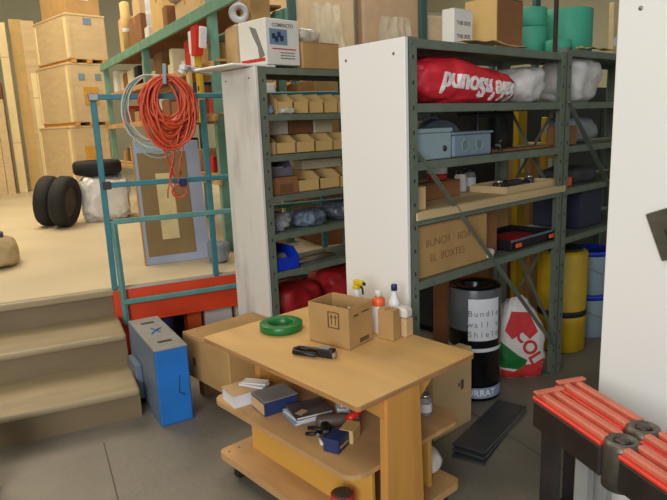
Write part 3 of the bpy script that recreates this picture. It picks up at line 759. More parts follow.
# lower shelf: big carton with handwriting
t = carton('large_box', 'large tan cardboard box with handwriting on the lower shelf', 'A', (.305, .20, z5), (.53, .35, .238), card, tape=True)
b = MB(); 
b.text('BUNCH', .05, pen_m, Matrix.Translation((-.12, -.1762, .155)) @ Matrix.Rotation(PI/2, 4, 'X') @ Matrix.Rotation(.03, 4, 'Z'), bold=-.0006)
b.text('BOAT', .05, pen_m, Matrix.Translation((.09, -.1762, .155)) @ Matrix.Rotation(PI/2, 4, 'X'), bold=-.0006)
b.text('EL  BOXTES', .05, pen_m, Matrix.Translation((-.05, -.1762, .085)) @ Matrix.Rotation(PI/2, 4, 'X'), bold=-.0006)
part('handwriting', b, t)
carton('dark_brown_box', 'dark brown box squeezed right of the large tan box', 'A', (.68, .24, z5), (.19, .28, .25), card_b, tape=False)
bag('small white crumpled bag at the front edge beside the large tan box', 'A', (.61, .05, z5), (.07, .06, .05), bag_w, 21, name='crumpled_wrapper')
t = thing('black_tray', 'shallow black plastic tray with orange latches on the lower shelf', 'tray', 'A', (1.02, .17, z5), 0)
b = MB(); b.box((0, 0, 0), (.44, .28, .008), black_m, .003)
for y in (-.136, .136): b.box((0, y, .008), (.44, .008, .05), black_m, .002)
for x in (-.216, .216): b.box((x, 0, .008), (.008, .264, .05), black_m, .002)
b.box((0, -.145, .05), (.46, .012, .012), greyblue_p, .003)
part('body', b, t)
for x in (-.17, .17):
    b = MB(); b.box((x, -.152, .018), (.05, .01, .022), or_cap, .003); part('latch', b, t, label='orange latch')
bag('red and grey cloth lying inside the black tray', 'A', (1.02, .17, z5+.0085), (.3, .18, .04), red_cloth, 23, name='cloth_rag', amp=.12, cat='cloth')
carton('hidden_carton', 'tan carton standing behind the black tray', 'A', (1.12, .35, z5), (.2, .07, .26), card, tape=False)
t = thing('orange_box', 'small orange box at the floor side behind the wrapped roll', 'box', 'A', (.98, .54, 0))
b = MB(); b.box((0, 0, 0), (.2, .16, .78), card_b, .004); part('body', b, t); b = MB(); b.box((.0, -.081, .62), (.12, .002, .12), or_cap); part('label', b, t)
# second bay contents
def small_box(label, fr, loc, d, m, rz=0, cat='box', group=None, lm=None):
    k = MB(); k.box((0, 0, 0), d, m, min(d)*.06); k.box((0, 0, d[2]), (d[0]*.98, d[1]*.3, .0015), tape_m if lm is None else lm)
    return solo('small_carton', k, label, cat, fr, loc, rz, group)
small_box('orange-brown box on the middle shelf right of the steel post', 'A', (1.40, .1, 1.3365-.235), (.13, .1, .05), or_cap)
small_box('orange small box on the wooden level right of the steel post', 'A', (1.42, .1, 1.3365), (.13, .12, .11), card_b)
bag('dark bundled cloth on the middle shelf right of the steel post', 'A', (1.72, .2, 1.3365), (.34, .24, .17), bag_g, 31, name='cloth_bundle', cat='cloth')
bag('dark pile of oddments in the second bay below the middle shelf', 'A', (1.66, .18, 1.1015), (.36, .26, .10), mat('dark_fabric', '#3e3a3d', .8, var=.3, scale=9, bump=.4), 33, name='rag_pile', cat='cloth')
t = thing('blue_crate', 'dark blue plastic crate at the bottom of the second bay', 'crate', 'A', (1.75, .22, .8165))
nv = mat('dark_slate_plastic', '#2b3144', .5)
b = MB(); b.box((0, 0, 0), (.28, .32, .01), nv)
for y in (-.155, .155): b.box((0, y, .0), (.28, .01, .25), nv, .002)
for x in (-.135, .135): b.box((x, 0, .0), (.01, .3, .25), nv, .002)
part('body', b, t); b = MB(); b.box((0, -.165, .22), (.3, .02, .03), nv, .004); part('rim', b, t)

t = thing('dark_backdrop', 'added dark cabinet standing behind the main shelving', 'backdrop', 'A', (2.95, 1.12, 0))  # added cupboard-shaped backdrop that darkens the gaps seen through the shelves
dk = mat('dark_backdrop_paint', '#2c2f30', .6)
b = MB(); b.box((0, .01, .06), (3.3, .32, 1.69), dk, .004); b.box((0, .02, 0), (3.2, .26, .06), black_m); part('body', b, t)
for x in (-1.23, -.41, .41, 1.23):
    b = MB(); b.box((x, -.16, .08), (.80, .018, 1.64), dk, .003); dr = part('door', b, t)
    b = MB(); b.box((x+.25, -.176, .85), (.02, .014, .12), tool_l, .003); part('handle', b, dr)

# ---------------------------------------------------------------- things on the rear shelving
x0, y0 = .065, 1.163
def B(x, y, i): return (x0+x, y0+y, ZB[i]+G)
# printed white carton on top
t = thing('printed_carton', 'white printed carton with a blue picture panel on top of the rear shelving', 'box', 'A', (x0+.205, y0+.165, 1.8505), math.radians(3))
b = MB(); b.box((0, 0, 0), (.25, .25, .25), white_card, .004); part('body', b, t)
b = MB(); b.box((-.035, -.1262, .11), (.13, .002, .085), label_b)
for q in ((-.07, .14), (-.03, .15), (-.05, .125), (-.01, .13)): b.box((q[0], -.1275, q[1]), (.025, .001, .03), navy)
b.box((.005, -.1262, .085), (.18, .001, .006), print_r); b.box((-.1262, .0, .02), (.001, .22, .018), print_r)
for z in (.065, .05, .035): b.box((.03, -.1262, z), (.11, .001, .005), print_g)
b.text('COMPACTO', .028, print_g, MF(0, -.1266, .215), bold=.0005)
b.prism([(-.11, .05), (-.04, .2), (.02, .22), (-.01, .16), (-.05, .1), (-.06, .03)], .001, print_g, 'yz', off=(-.1265, 0, 0))
part('printing', b, t)
carton('plain_carton', 'plain cardboard box beside the printed carton on the rear shelving', 'A', (x0+.50, y0+.19, 1.8365), (.30, .30, .155), card)
bag('clear plastic bag resting on the plain cardboard box', 'A', (x0+.47, y0+.2, 1.995), (.22, .2, .09), bag_clear, 41)
# bins with sloping mouth
def bin_mesh(w, l, h, m):
    k = MB(); th = .004
    k.box((0, 0, 0), (w, l, th), m); k.box((0, l/2-th/2, 0), (w, th, h), m)
    for s_ in (-1, 1):
        k.prism([(-l/2, 0), (l/2, 0), (l/2, h), (-l/2+l*.22, h), (-l/2, h*.62)], th, m, 'yz', off=(s_*(w/2)-(th if s_ > 0 else 0), 0, 0))
    k.box((0, -l/2+th/2, 0), (w, th, h*.6), m)
    return k
def bins(lev, n, w, h, xs, gname, z=0, skip=()):
    ords = ['leftmost', 'second from left', 'third from left', 'fourth from left', 'fifth from left']
    first = None
    for i in range(n):
        lab = '%s open cardboard bin on the %s shelf of the rear unit' % (ords[i], gname)
        loc = B(xs+i*(w+.004), .20, lev); loc = (loc[0], loc[1], loc[2]+z)
        if first is None:
            first = thing('cardboard_bin', lab, 'bin', 'A', loc, 0, 'open cardboard bins on the %s shelf' % gname)
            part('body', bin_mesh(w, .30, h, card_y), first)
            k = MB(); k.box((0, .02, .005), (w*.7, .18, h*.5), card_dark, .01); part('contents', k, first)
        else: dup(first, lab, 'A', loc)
bins(1, 5, .115, .118, .21, 'second')
bins(2, 4, .145, .108, .20, 'third')
bins(3, 3, .17, .115, .36, 'fourth')
bag('small bag with blue and clear plastic at the left of the second shelf, rear unit', 'A', B(.085, .09, 1), (.09, .12, .06), mat('pale_blue_plastic', '#7fa3c4', .3, var=.2), 51)
bag('clear bag of parts in front of the bins on the second rear shelf', 'A', B(.2, .022, 1), (.10, .05, .04), bag_clear, 52)
small_box('pale box at the left of the third rear shelf', 'A', B(.075, .15, 2), (.10, .2, .07), card_l)
zz = .110
for (x, w, h, m_, lab) in ((.24, .22, .1, white_card, 'white box stacked on the bins of the third rear shelf'), (.455, .19, .1, card_b, 'brown box stacked on the bins, between white and cream boxes'), (.64, .16, .1, cream_card, 'cream box stacked on the bins of the third rear shelf')):
    l = B(x, .28, 2); small_box(lab, 'A', (l[0], l[1], l[2]+zz), (w, .14, h), m_)
t = thing('grey_bin', 'dark grey plastic bin stacked on a brown box, fourth rear shelf', 'bin', 'A', (B(.16, .2, 3)[0], B(.16, .2, 3)[1], B(0, 0, 3)[2]+.102))
part('body', bin_mesh(.22, .24, .085, mat('grey_violet_plastic', '#6d6672', .5)), t)
k = MB(); k.box((0, .02, .005), (.17, .16, .05), white_card, .005); part('contents', k, t)
t = thing('brown_bin', 'brown cardboard box with a cut-out, left on the fourth rear shelf', 'box', 'A', B(.16, .17, 3))
k = MB(); k.box((0, 0, 0), (.22, .26, .1), card_b, .003); part('body', k, t); k = MB(); k.box((.02, -.1305, .01), (.1, .002, .05), card_dark); part('opening', k, t)
small_box('cream box standing on the bins of the fourth rear shelf', 'A', (x0+.62, y0+.28, ZB[3]+G+.117), (.34, .14, .06), cream_card)
for (x, y, d, s_, m_, lab) in ((.15, .16, (.2, .2, .11), 61, bag_g, 'grey plastic bag of fittings at the left of the fifth rear shelf'), (.42, .15, (.22, .22, .10), 62, greyblue_p, 'blue-grey wrapped parts in the middle of the fifth rear shelf'), (.71, .17, (.24, .22, .12), 63, mat('dark_wrapped_parts', '#50565e', .35, var=.3, scale=14), 'dark wrapped parts at the right of the fifth rear shelf')):
    bag(lab, 'A', B(x, y, 4), d, m_, s_, name='wrapped_parts', amp=.35, cat='bag')
t = thing('blue_bin', 'bright blue plastic bin on the lowest visible shelf of the rear unit', 'bin', 'A', B(.13, .14, 5))
part('body', bin_mesh(.2, .24, .13, blue_bin), t)
k = MB(); k.box((0, .03, .006), (.16, .16, .08), bag_g, .02); part('contents', k, t)
t = thing('metal_bars', 'bundle of light metal bars lying right of the blue bin', 'bars', 'A', B(.42, .14, 5), .1)
for i in range(3):
    k = MB(); k.tube([(-.16, -.03+.03*i, .01), (.18, -.05+.04*i, .012)], .008, tool_l if i != 1 else card, 8); part('bar', k, t)
for (x, d, s_, lab) in ((.27, (.42, .3, .24), 71, 'dark red fabric bundle on the floor at the left under the rear shelving'), (.72, (.42, .3, .27), 72, 'dark red fabric bundle on the floor at the right under the rear shelving')):
    bag(lab, 'A', (x0+x, y0+.2, .30), d, red_cloth, s_, name='red_fabric_bundle', amp=.22)
for x in (.25, .70): carton('base_carton', 'carton on the floor under the %s red bundle' % ('left' if x < .5 else 'right'), 'A', (x0+x+.01, y0+.19, 0), (.36, .28, .298), card_b)

# ---------------------------------------------------------------- platform edge: orange beam, rail, coil
t = thing('orange_beam', 'bright orange steel beam along the raised floor edge', 'beam', 'S', (.29, 3.912, 0))
L = 2.3
b = MB(); b.box((L/2, 0, .285), (L, .05, .225), orange_beam, .004); b.box((L/2, -.005, .285), (L, .06, .012), orange_beam, .002); part('web', b, t)
b = MB(); b.box((L/2, .0, .5105), (L, .05, .004), grey_p); part('cap_strip', b, t)
for x in (.04, L-.04):
    b = MB(); b.box((x, .0, 0), (.07, .04, .285), orange_beam, .003); part('foot', b, t)
t = thing('guard_rail', 'teal tubular steel guard rail with cross bars at the platform edge', 'railing', 'S', (.305, 3.905, 0))
def tb(p, q, m, w=.035): k = MB(); k.bar(p, q, w, w, m, bev=.004); return k
part('post', tb((0, 0, .52), (0, 0, 1.735), teal), t)
part('post', tb((.045, -.048, .285), (.035, -.03, .96), teal2, .032), t)
part('post', tb((.665, 0, .52), (.665, 0, 1.70), teal), t)
part('post', tb((1.5, 0, .52), (1.5, 0, 1.70), teal), t)
for z, m_ in ((1.722, teal), (1.19, teal), (.959, teal2), (.438, teal2)):
    part('cross_bar', tb((0.0 if z > 1 else .03, -.03 if z > .5 else -.05, z), (2.15, -.03 if z > .5 else -.05, z), m_, .032), t)
b = MB(); b.box((0, -.02, 1.70), (.06, .055, .045), tool_l, .006); part('clamp', b, t)
b = MB(); b.box((.02, -.047, 1.165), (.05, .012, .05), tool_d, .004); part('clamp', b, t)
# coil of orange cable
t = thing('orange_cable_coil', 'thick coil of orange cable hanging on the teal rail', 'cable', 'S', (.71, 3.80, 1.63))
rnd = random.Random(3)
for j in range(36):
    rx_, rz_ = rnd.uniform(.07, .17), rnd.uniform(.12, .225)
    cx, cz = rnd.uniform(-.012, .03), -rz_+.20+rnd.uniform(-.02, .015); ph = rnd.uniform(0, 6); yy = rnd.uniform(-.035, .035)
    P = []
    for i in range(30):
        q = 2*PI*i/30
        P.append((cx+rx_*math.cos(q)+.012*noise.noise(Vector((q*1.5, j, 0))), yy+.012*math.sin(2*q+ph), cz+rz_*math.sin(q)+.014*noise.noise(Vector((j, q*1.5, 4)))))
    k = MB(); k.tube(P, .0075, cable_or, 6, closed=True); part('cable_turn', k, t)
b = MB(); b.box((-.015, -.06, .155), (.022, .01, .12), gbox, .003, ry=.08); part('hanging_strap', b, t)
b = MB(); b.lathe((.085, -.06, .215), [(.018, 0), (.02, .01), (.02, .035), (.012, .04)], white_p, 16, Matrix.Rotation(.6, 4, 'Y')); part('plug', b, t)
for j in range(7):
    x = rnd.uniform(-.06, .06); 
    P = [(x+.02*math.sin(i*.9+j), -.03+.006*j, -.18-.045*i) for i in range(9)]
    if j % 2: P = P[:6]
    k = MB(); k.tube(P, .0045, cable_or, 6); part('cable_tail', k, t)
k = MB(); P = [(.02+.045*math.cos(2*PI*i/16), -.04, -.50+.04*math.sin(2*PI*i/16)) for i in range(16)]; k.tube(P, .006, cable_or, 6, closed=True); part('cable_tail', k, t)
k = MB(); k.box((.045, -.045, -.47), (.045, .035, .05), navy_pl, .006); part('connector', k, t, label='blue connector')
t = thing('grey_cable_coil', 'thin grey-green cable coil hanging left of the orange one', 'cable', 'S', (.66, 3.80, 1.63))
for j in range(9):
    rx_, rz_ = rnd.uniform(.15, .19), rnd.uniform(.20, .26); cx = rnd.uniform(-.05, .02)
    P = [(cx+rx_*math.cos(2*PI*i/30)+.012*noise.noise(Vector((i*.6, j, 0))), rnd.uniform(-.002, .002)+.042+.004*j, .22-rz_+rz_*math.sin(2*PI*i/30)) for i in range(30)]
    k = MB(); k.tube(P, .0045, cable_gr if j % 3 else cable_wh, 6, closed=True); part('cable_turn', k, t)
# framed board leaning
t = thing('framed_board', 'large grey-blue framed board with a brown and cream mat leaning on the platform', 'picture', 'S', (.82, 4.5, PZ))
tl = math.radians(-8)
def pane(name, x, z, w, h, y, d, m, lab=None):
    k = MB(); k.box((x, y, z), (w, d, h), m, .002); part(name, k, t, rot=(tl, 0, 0), label=lab)
pane('backing', 0, 0, .50, .92, 0, .02, frame_g)
k = MB(); k.box((-.2475, -.014, 0), (.008, .014, .92), label_y); part('edge_strip', k, t, rot=(tl, 0, 0), label='yellow edge strip')
pane('mat_board', -.035, .06, .36, .78, -.012, .008, mat_b, 'brown mat board')
pane('centre_panel', -.035, .18, .13, .5, -.018, .006, mat_c, 'cream centre panel')

# things below the platform edge
small_box('white box on the floor under the orange beam', 'S', (.97, 4.06, 0), (.2, .14, .27), white_card)
small_box('orange box on the floor under the orange beam', 'S', (.80, 4.06, 0), (.1, .14, .26), or_cap)
small_box('cream box on the floor under the beam beside the scuffed panel', 'S', (1.15, 4.06, 0), (.12, .14, .28), cream_card)
b = MB(); b.lathe((0, 0, 0), [(.05, 0), (.055, .004), (.055, .33), (.04, .38), (.001, .382)], navy, 24)
solo('navy_tube', b, 'dark navy tube standing on the floor behind the blue case', 'tube', 'S', (.62, 4.06, 0))

# ---------------------------------------------------------------- things on the platform, far left
t = thing('tyre_standing', 'black tyre standing upright, the left of the pair on the raised floor', 'tyre', 'S', (-.03, 7.25, PZ), math.radians(-22))
Mx = Matrix.Rotation(PI/2, 4, 'Y') @ Matrix.Identity(4)
def tyre_parts(t, R=.33, w=.2, lean=0):
    k = MB(); k.lathe((-w/2, 0, R), [(R*.58, .02), (R*.62, 0), (R*.8, -.005), (R*.93, .01), (R, .04), (R, w-.04), (R*.93, w-.01), (R*.8, w+.005), (R*.62, w), (R*.58, w-.02), (R*.58, .02)], rubber, 44, Mx, caps=False)
    part('tyre', k, t, rot=(0, lean, 0))
    k = MB(); k.lathe((-w/2, 0, R), [(R*.2, .06), (R*.55, .05), (R*.59, .02), (R*.59, w-.02), (R*.5, w-.04), (.01, w-.05)], hub_m, 36, Mx, caps=False)
    for a in range(6):
        k.bar((-w/2+.045, R*.15*math.cos(a), R+R*.15*math.sin(a)), (-w/2+.035, R*.56*math.cos(a*1.047), R+R*.56*math.sin(a*1.047)), .03, .02, hub_m)
    part('wheel', k, t, rot=(0, lean, 0))
tyre_parts(t, .28, .165, .12)
t2_ = dup(t, 'black tyre standing upright, the right of the pair beside the white bale', 'S', (.125, 7.02, PZ), math.radians(-26))
t = thing('wrapped_bale', 'bale wrapped in crumpled white plastic sheeting on the raised floor', 'bale', 'S', (.585, 7.4, PZ))
b = MB(); b.lump((0, 0, 0), (.53, .6, .52), bag_w, .35, .12, 6, 81, n=4); part('wrapping', b, t)
t = thing('tyre_lying', 'black tyre lying flat on top of the white bale', 'tyre', 'S', (.54, 7.4, PZ+.525))
k = MB(); R = .27; w = .165
k.lathe((0, 0, 0), [(R*.58, .02), (R*.62, 0), (R*.8, -.0), (R*.93, .01), (R, .04), (R, w-.04), (R*.93, w-.01), (R*.8, w), (R*.62, w), (R*.58, w-.02), (R*.58, .02)], rubber, 40, caps=False); part('tyre', k, t)
k = MB(); k.lathe((0, 0, .04), [(.03, 0), (R*.59, 0), (R*.59, .08), (.03, .06), (.03, 0)], hub_m, 30, caps=False); part('wheel', k, t)
bag('rumpled beige canvas heap at the left edge of the raised floor', 'S', (-.46, 5.2, PZ), (.44, .5, .24), cloth_b, 85, name='canvas_heap', cat='cloth', amp=.12)
b = MB(); b.box((0, 0, 0), (.14, .1, .05), navy_pl, .015, seg=2); b.box((0, 0, .05), (.08, .05, .012), black_m, .005)
solo('dark_case', b, 'small dark case resting on the beige canvas heap', 'case', 'S', (-.415, 5.2, PZ+.215))
# crates
def crate(label, loc, d, marks=(), rz=math.radians(20), name='wooden_crate'):
    t = thing(name, label, 'crate', 'S', loc, rz, 'crates stacked at the far left')
    w, l, h = d
    k = MB(); k.box((0, 0, .05), (w, l, h-.08), crate_m, .004); part('body', k, t)
    k = MB(); k.box((0, 0, h-.03), (w+.012, l+.012, .03), crate_m, .006); part('lid', k, t)
    k = MB()
    for x in (-w*.4, 0, w*.4): k.box((x, 0, 0), (.08, l, .05), leg_m, .003)
    part('skid', k, t)
    for x in (-w/2+.035, w/2-.035): k = MB(); k.box((x, -l/2-.004, .06), (.05, .008, h-.12), crate_m, .002); part('batten', k, t)
    for y in (-l/2+.04, l/2-.04): k = MB(); k.box((-w/2-.006, y, .06), (.012, .06, h-.12), crate_s, .002); part('batten', k, t)  # left battens paler: the light on that side is put into the colour
    for (x, z, mw, mh, mm) in marks:
        k = MB(); k.box((x, -l/2-.005, z), (mw, .006, mh), mm); part('label', k, t)
    return t
tc = 9.56
crate('bottom crate with a yellow label in the stack behind the tyres', (.46, tc+.6, PZ), (.58, 1.2, 1.12), ((.02, .58, .25, .24, label_y),))
crate('crate with two blue spots and a yellow label, second in the stack', (.52, tc+.6, PZ+1.12), (.58, 1.2, .90), ((-.1, .66, .09, .09, label_b), (.15, .66, .09, .09, label_b), (.02, .3, .22, .26, label_y)))
crate('crate with one blue spot, third in the tall stack', (.57, tc+.6, PZ+2.02), (.58, 1.2, .68), ((.02, .54, .12, .09, label_b),))
carton('crate_top_carton', 'tan carton with a white label topmost on the tall crate stack', 'S', (.61, tc+.5, PZ+2.70), (.50, .9, .6), card, rz=math.radians(20), lab=(.02, .2, .14, .14, paper, 'f'))
# narrow upright bundles left of the crates
def post_bundle(label, loc, d, m, rz=0, cat='timber'):
    t = thing('timber_bundle', label, cat, 'S', loc, rz)
    w, l, h = d; n = max(1, int(w/.13))
    k = MB()
    for i in range(n): k.box((-w/2+w/n*(i+.5), 0, 0), (w/n-.006, l, h-.05*(i % 2)), m, .004)
    part('planks', k, t)
    k = MB(); 
    for z in (h*.3, h*.8): k.box((0, 0, z), (w+.006, l+.006, .02), plank_m)
    part('strap', k, t)
    return t
post_bundle('tall tan timber bundle standing left of the crates', (.02, 11.9, PZ), (.22, .25, 2.95), plank_m)
post_bundle('tall brown timber bundle standing behind the tan one', (-.16, 12.4, PZ), (.22, .25, 3.05), card_y)
post_bundle('shorter pale bundle at the left picture edge', (-.62, 12.0, PZ), (.26, .3, 1.7), crate_m)
post_bundle('slender pale post leaning left of the tall bundles', (-.38, 12.1, PZ), (.14, .15, 2.95), crate_s)
post_bundle('broad pale crate wall standing beside the bottom crate', (.12, 11.1, PZ), (.30, .3, 2.0), crate_s)
carton('red_brown_carton', 'reddish box high behind the pale bundle at the left edge', 'S', (-.72, 12.9, PZ), (.4, .4, 2.0), card_b)
post_bundle('tan wrapped bundle leaning above the crates at the upper left', (.36, 11.4, PZ), (.22, .3, 3.3), crate_s)

# ---------------------------------------------------------------- pallet racking
t = thing('pallet_rack', 'green pallet rack running back along the raised floor', 'rack', 'R', (0, 0, PZ))
for x in (0, .56):
    for y in (0, 2.1, 4.3):
        k = MB(); k.box((x, y, 0), (.07, .06, 4.0 if (y == 0 and x == 0) else 1.90), green_rack, .004); k.box((x, y, 0), (.12, .12, .008), green_rack); part('upright', k, t)
LV = [.6, 1.10, 1.50, 1.92]
for z in LV:
    top = z > 1.8
    for x in (0, .56):
        k = MB(); k.box((x-.045 if x == 0 else x+.045, 2.13 if (x or not top) else 1.65, z-(.09 if top else .05)), (.03, 4.4 if (x or not top) else 5.5, .09 if top else .05), green_rack if top else ply_w, .004); part('beam', k, t)
    k = MB(); k.box((.28, 2.1, z), (.58, 4.3, .018), card_b if top else ply_w); part('deck', k, t)
def RZ(i): return PZ+LV[i]+.019
rk = 'R'
carton('yellow_crate_box', 'yellow-tan box on the rack top above the orange cable coil', rk, (.20, 1.62, RZ(3)), (.34, .46, .36), card_y)
carton('brown_rack_box', 'brown box on the rack top left of the yellow-tan box', rk, (.22, 2.62, RZ(3)), (.36, .55, .32), card_b)
carton('tan_rack_box', 'tan box on the rack top near the nearest upright', rk, (.22, .75, RZ(3)), (.36, .6, .17), card_l)
carton('far_rack_box', 'pale box at the far end of the rack top', rk, (.3, 3.75, RZ(3)), (.3, .4, .5), card_l)
def pole(label, loc, r, h, m, tilt=0):
    k = MB(); k.lathe((0, 0, 0), [(r, 0), (r, h), (r*.6, h+.01)], m, 16, Matrix.Rotation(tilt, 4, 'X')); k.lathe((0, 0, h*.4), [(r*1.05, 0), (r*1.05, .04)], paper, 16, Matrix.Rotation(tilt, 4, 'X'), caps=False)
    return solo('cardboard_tube', k, label, 'tube', rk, loc)
pole('pale tube standing on the rack top behind the brown box', (.12, 2.2, RZ(3)), .05, .7, paper)
pole('yellow tube standing at the far end of the rack top', (.05, 3.05, RZ(3)), .05, .55, card_y)
pole('tan tube standing among the boxes on the rack top', (.1, 3.37, RZ(3)), .04, .6, card_l)
for i, (y, l, h, m_, lab) in enumerate(((1.30, .14, .20, card_b, 'small brown box on the rack top right of the yellow-tan box'), (2.01, .16, .12, white_card, 'small white box on the rack top between yellow-tan and brown boxes'), (3.20, .13, .26, card_y, 'yellowish box on the rack top beyond the brown box'), (.33, .14, .12, card_y, 'small yellowish box on the rack top close to the upright'))):
    small_box(lab, rk, (.10, y, RZ(3)), (.18, l, h), m_)
small_box('open-looking tan box stacked on the brown rack-top box', rk, (.2, 2.62, RZ(3)+.325), (.26, .3, .2), card_l)
bag('crumpled clear sheeting on the tan box on the rack', rk, (.2, .95, RZ(3)+.175), (.4, .5, .2), bag_clear, 91)
bag('crumpled grey wrapping on the rack top beside the nearest upright', rk, (.37, .22, RZ(3)), (.3, .32, .26), bag_clear, 92)
rndb = random.Random(11)
pal = [card, card_b, card_l, card_y, card_b, white_card, card_dark, cream_card, red_pl, black_m, gbox, card_dark, navy]
words = {0: 'lowest', 1: 'second', 2: 'third'}
colw = {'cardboard': 'tan', 'brown_cardboard': 'brown', 'pale_cardboard': 'pale', 'yellow_cardboard': 'yellowish', 'white_carton': 'white', 'cardboard_inside': 'dark', 'cream_carton': 'cream', 'red_plastic': 'red', 'black_plastic': 'black', 'grey_blue_plastic': 'grey-blue', 'navy_card': 'navy'}
used = {}
for lv in (0, 1, 2):
    y = .12
    while y < 4.0:
        l = rndb.uniform(.12, .34); h = rndb.uniform(.10, .32); m_ = rndb.choice(pal)
        nm = colw[m_.name]; where = 'nearest the front' if y < .9 else ('at the middle' if y < 2.3 else 'towards the far end')
        key = (lv, nm, where); used[key] = used.get(key, 0)+1
        lab = '%s box on the %s rack level %s' % (nm, words[lv], where)
        small_box(lab, rk, (.19+rndb.uniform(0, .06), y+l/2, RZ(lv)), (.3, l-.03, h), m_, 0, group='%s boxes, %s rack level, %s' % (nm, words[lv], where))
        y += l+rndb.uniform(.0, .12)
# red and white packaging hanging on rack upright, yellow level
t = thing('red_white_package', 'red package with white sides hanging near the rack upright', 'package', 'R', (-.12, .02, 2.07))
k = MB(); k.prism([(-.07, .21), (.05, .21), (.08, 0), (-.02, 0)], .06, red_pl, 'yz', off=(-.03, 0, 0)); part('body', k, t)
k = MB(); k.box((0, .12, .02), (.05, .06, .17), paper, .004); part('side', k, t)
k = MB(); k.box((0, -.105, .04), (.05, .04, .15), paper, .004, rx=.3); part('side', k, t)
for i, (y, h, lab) in enumerate(((.10, .52, 'yellow spirit level hanging right, below the red package'), (.36, .45, 'yellow-brown level hanging left of the red package'))):
    t = thing('spirit_level', lab, 'level', 'R', (-.10, y, 1.56))
    k = MB(); k.box((0, 0, 0), (.03, .10 if i == 0 else .07, h), yel_drum if i == 0 else card_y, .004); part('body', k, t)
    k = MB()
    for z in (.1, .25, .4): k.box((-.016, 0, z), (.002, .03, .035), print_k)
    part('vial', k, t)
# items next to post seen between rail and panel
carton('tape_box', 'tan box beside the tape roll on the tall stack left of the printed carton', 'S', (1.53, 4.44, PZ+1.742), (.15, .2, .22), card)
t = thing('tape_roll', 'white roll of tape leaning at the tan box near the rack upright', 'tape', 'S', (1.375, 4.40, PZ+1.7415))
k = MB(); k.lathe((0, 0, .07), [(.03, 0), (.07, 0), (.07, .05), (.03, .05), (.03, 0)], paper, 30, Matrix.Rotation(PI/2, 4, 'X'), caps=False); part('tape', k, t)
k = MB(); k.lathe((0, -.001, .07), [(.024, 0), (.0295, 0), (.0295, .048), (.024, .048), (.024, 0)], card, 24, Matrix.Rotation(PI/2, 4, 'X'), caps=False); part('core', k, t)
zc = PZ
for (h, m_, lab) in ((.42, card_b, 'brown box lowest in the stack between the rail and the scuffed panel'), (.26, bag_g, 'silver-grey box second in the stack beside the scuffed panel'), (.24, black_m, 'black box in the stack beside the scuffed panel'), (.10, red_pl, 'flat red box in the stack beside the scuffed panel'), (.30, white_card, 'white box in the stack beside the scuffed panel'), (.41, card_l, 'tan box near the top of the stack beside the scuffed panel')):
    small_box(lab, 'S', (1.46, 4.44, zc), (.30 if h > .2 else .27, .26, h-.003), m_); zc += h
bag('small silver bag on the platform between the rail and the scuffed panel', 'S', (1.08, 4.30, PZ), (.15, .15, .17), bag_g, 95)
# large cartons behind the rear unit
carton('backing_carton', 'large dark brown carton behind the rear shelving', 'S', (2.38, 4.66, PZ), (.92, .6, .74), card_b)
carton('backing_carton', 'large tan carton stacked on the dark brown one behind the rear shelving', 'S', (2.38, 4.66, PZ+.745), (.92, .6, .60), card)
# timber framed wrapped goods high behind
def wrapped(label, loc, d, m, s_):
    t = thing('wrapped_pallet', label, 'pallet load', 'S', loc)
    k = MB(); k.box((0, 0, .1), (d[0], d[1], d[2]-.1), m, .03); part('goods', k, t)
    k = MB(); k.lump((0, 0, .08), (d[0]*1.08, d[1]*1.08, d[2]), clear_wrap, .18, .03, 5, s_, n=3, flat=False); part('wrapping', k, t)
    k = MB(); k.box((0, 0, .06), (d[0], d[1], .03), leg_m)
    for y in (-d[1]*.4, 0, d[1]*.4): k.box((0, y, 0), (d[0], .08, .06), leg_m)
    part('pallet', k, t)
t = thing('storage_rack', 'dark teal rack upright and deck carrying wrapped loads behind the main shelving', 'rack', 'S', (3.6, 6.9, PZ))
for x in (-1.0, .75, 2.6):
    for y in (-.45, .45):
        k = MB(); k.box((x, y, 0), (.09, .07, 3.2), mat('dark_teal_paint', '#33504e', .5), .004); part('upright', k, t)
for z in (.9, 1.50):
    k = MB(); k.box((.8, 0, z-.03), (3.6, .86, .03), ply_w); part('deck', k, t)
    for y in (-.47, .47):
        k = MB(); k.box((.8, y, z-.11), (3.6, .03, .1), green_rack, .003); part('beam', k, t)
# two deck levels: local z 1.5 -> world PZ+1.5
wrapped('plastic wrapped tan load, left one high behind the shelving', (3.06, 6.9, PZ+1.505), (.84, .7, 1.3), card_l, 3)
wrapped('plastic wrapped brown load, middle one high behind the shelving', (3.96, 6.9, PZ+1.505), (.82, .7, 1.15), card, 5)
wrapped('plastic wrapped grey load, right one high behind the shelving', (4.86, 6.9, PZ+1.505), (.8, .7, .8), card_l, 7)
for i, (x, m_, nm) in enumerate(((3.0, card, 'tan'), (3.9, card_b, 'brown'), (5.1, card_dark, 'dark'))):
    carton('rack_carton', '%s carton on the lower deck of the dark teal rack' % nm, 'S', (x, 6.9, PZ+.905), (.6, .6, .42), m_)
    carton('floor_carton', '%s carton standing on the platform under the dark teal rack' % nm, 'S', (x, 6.9, PZ), (.6, .6, .72), m_)

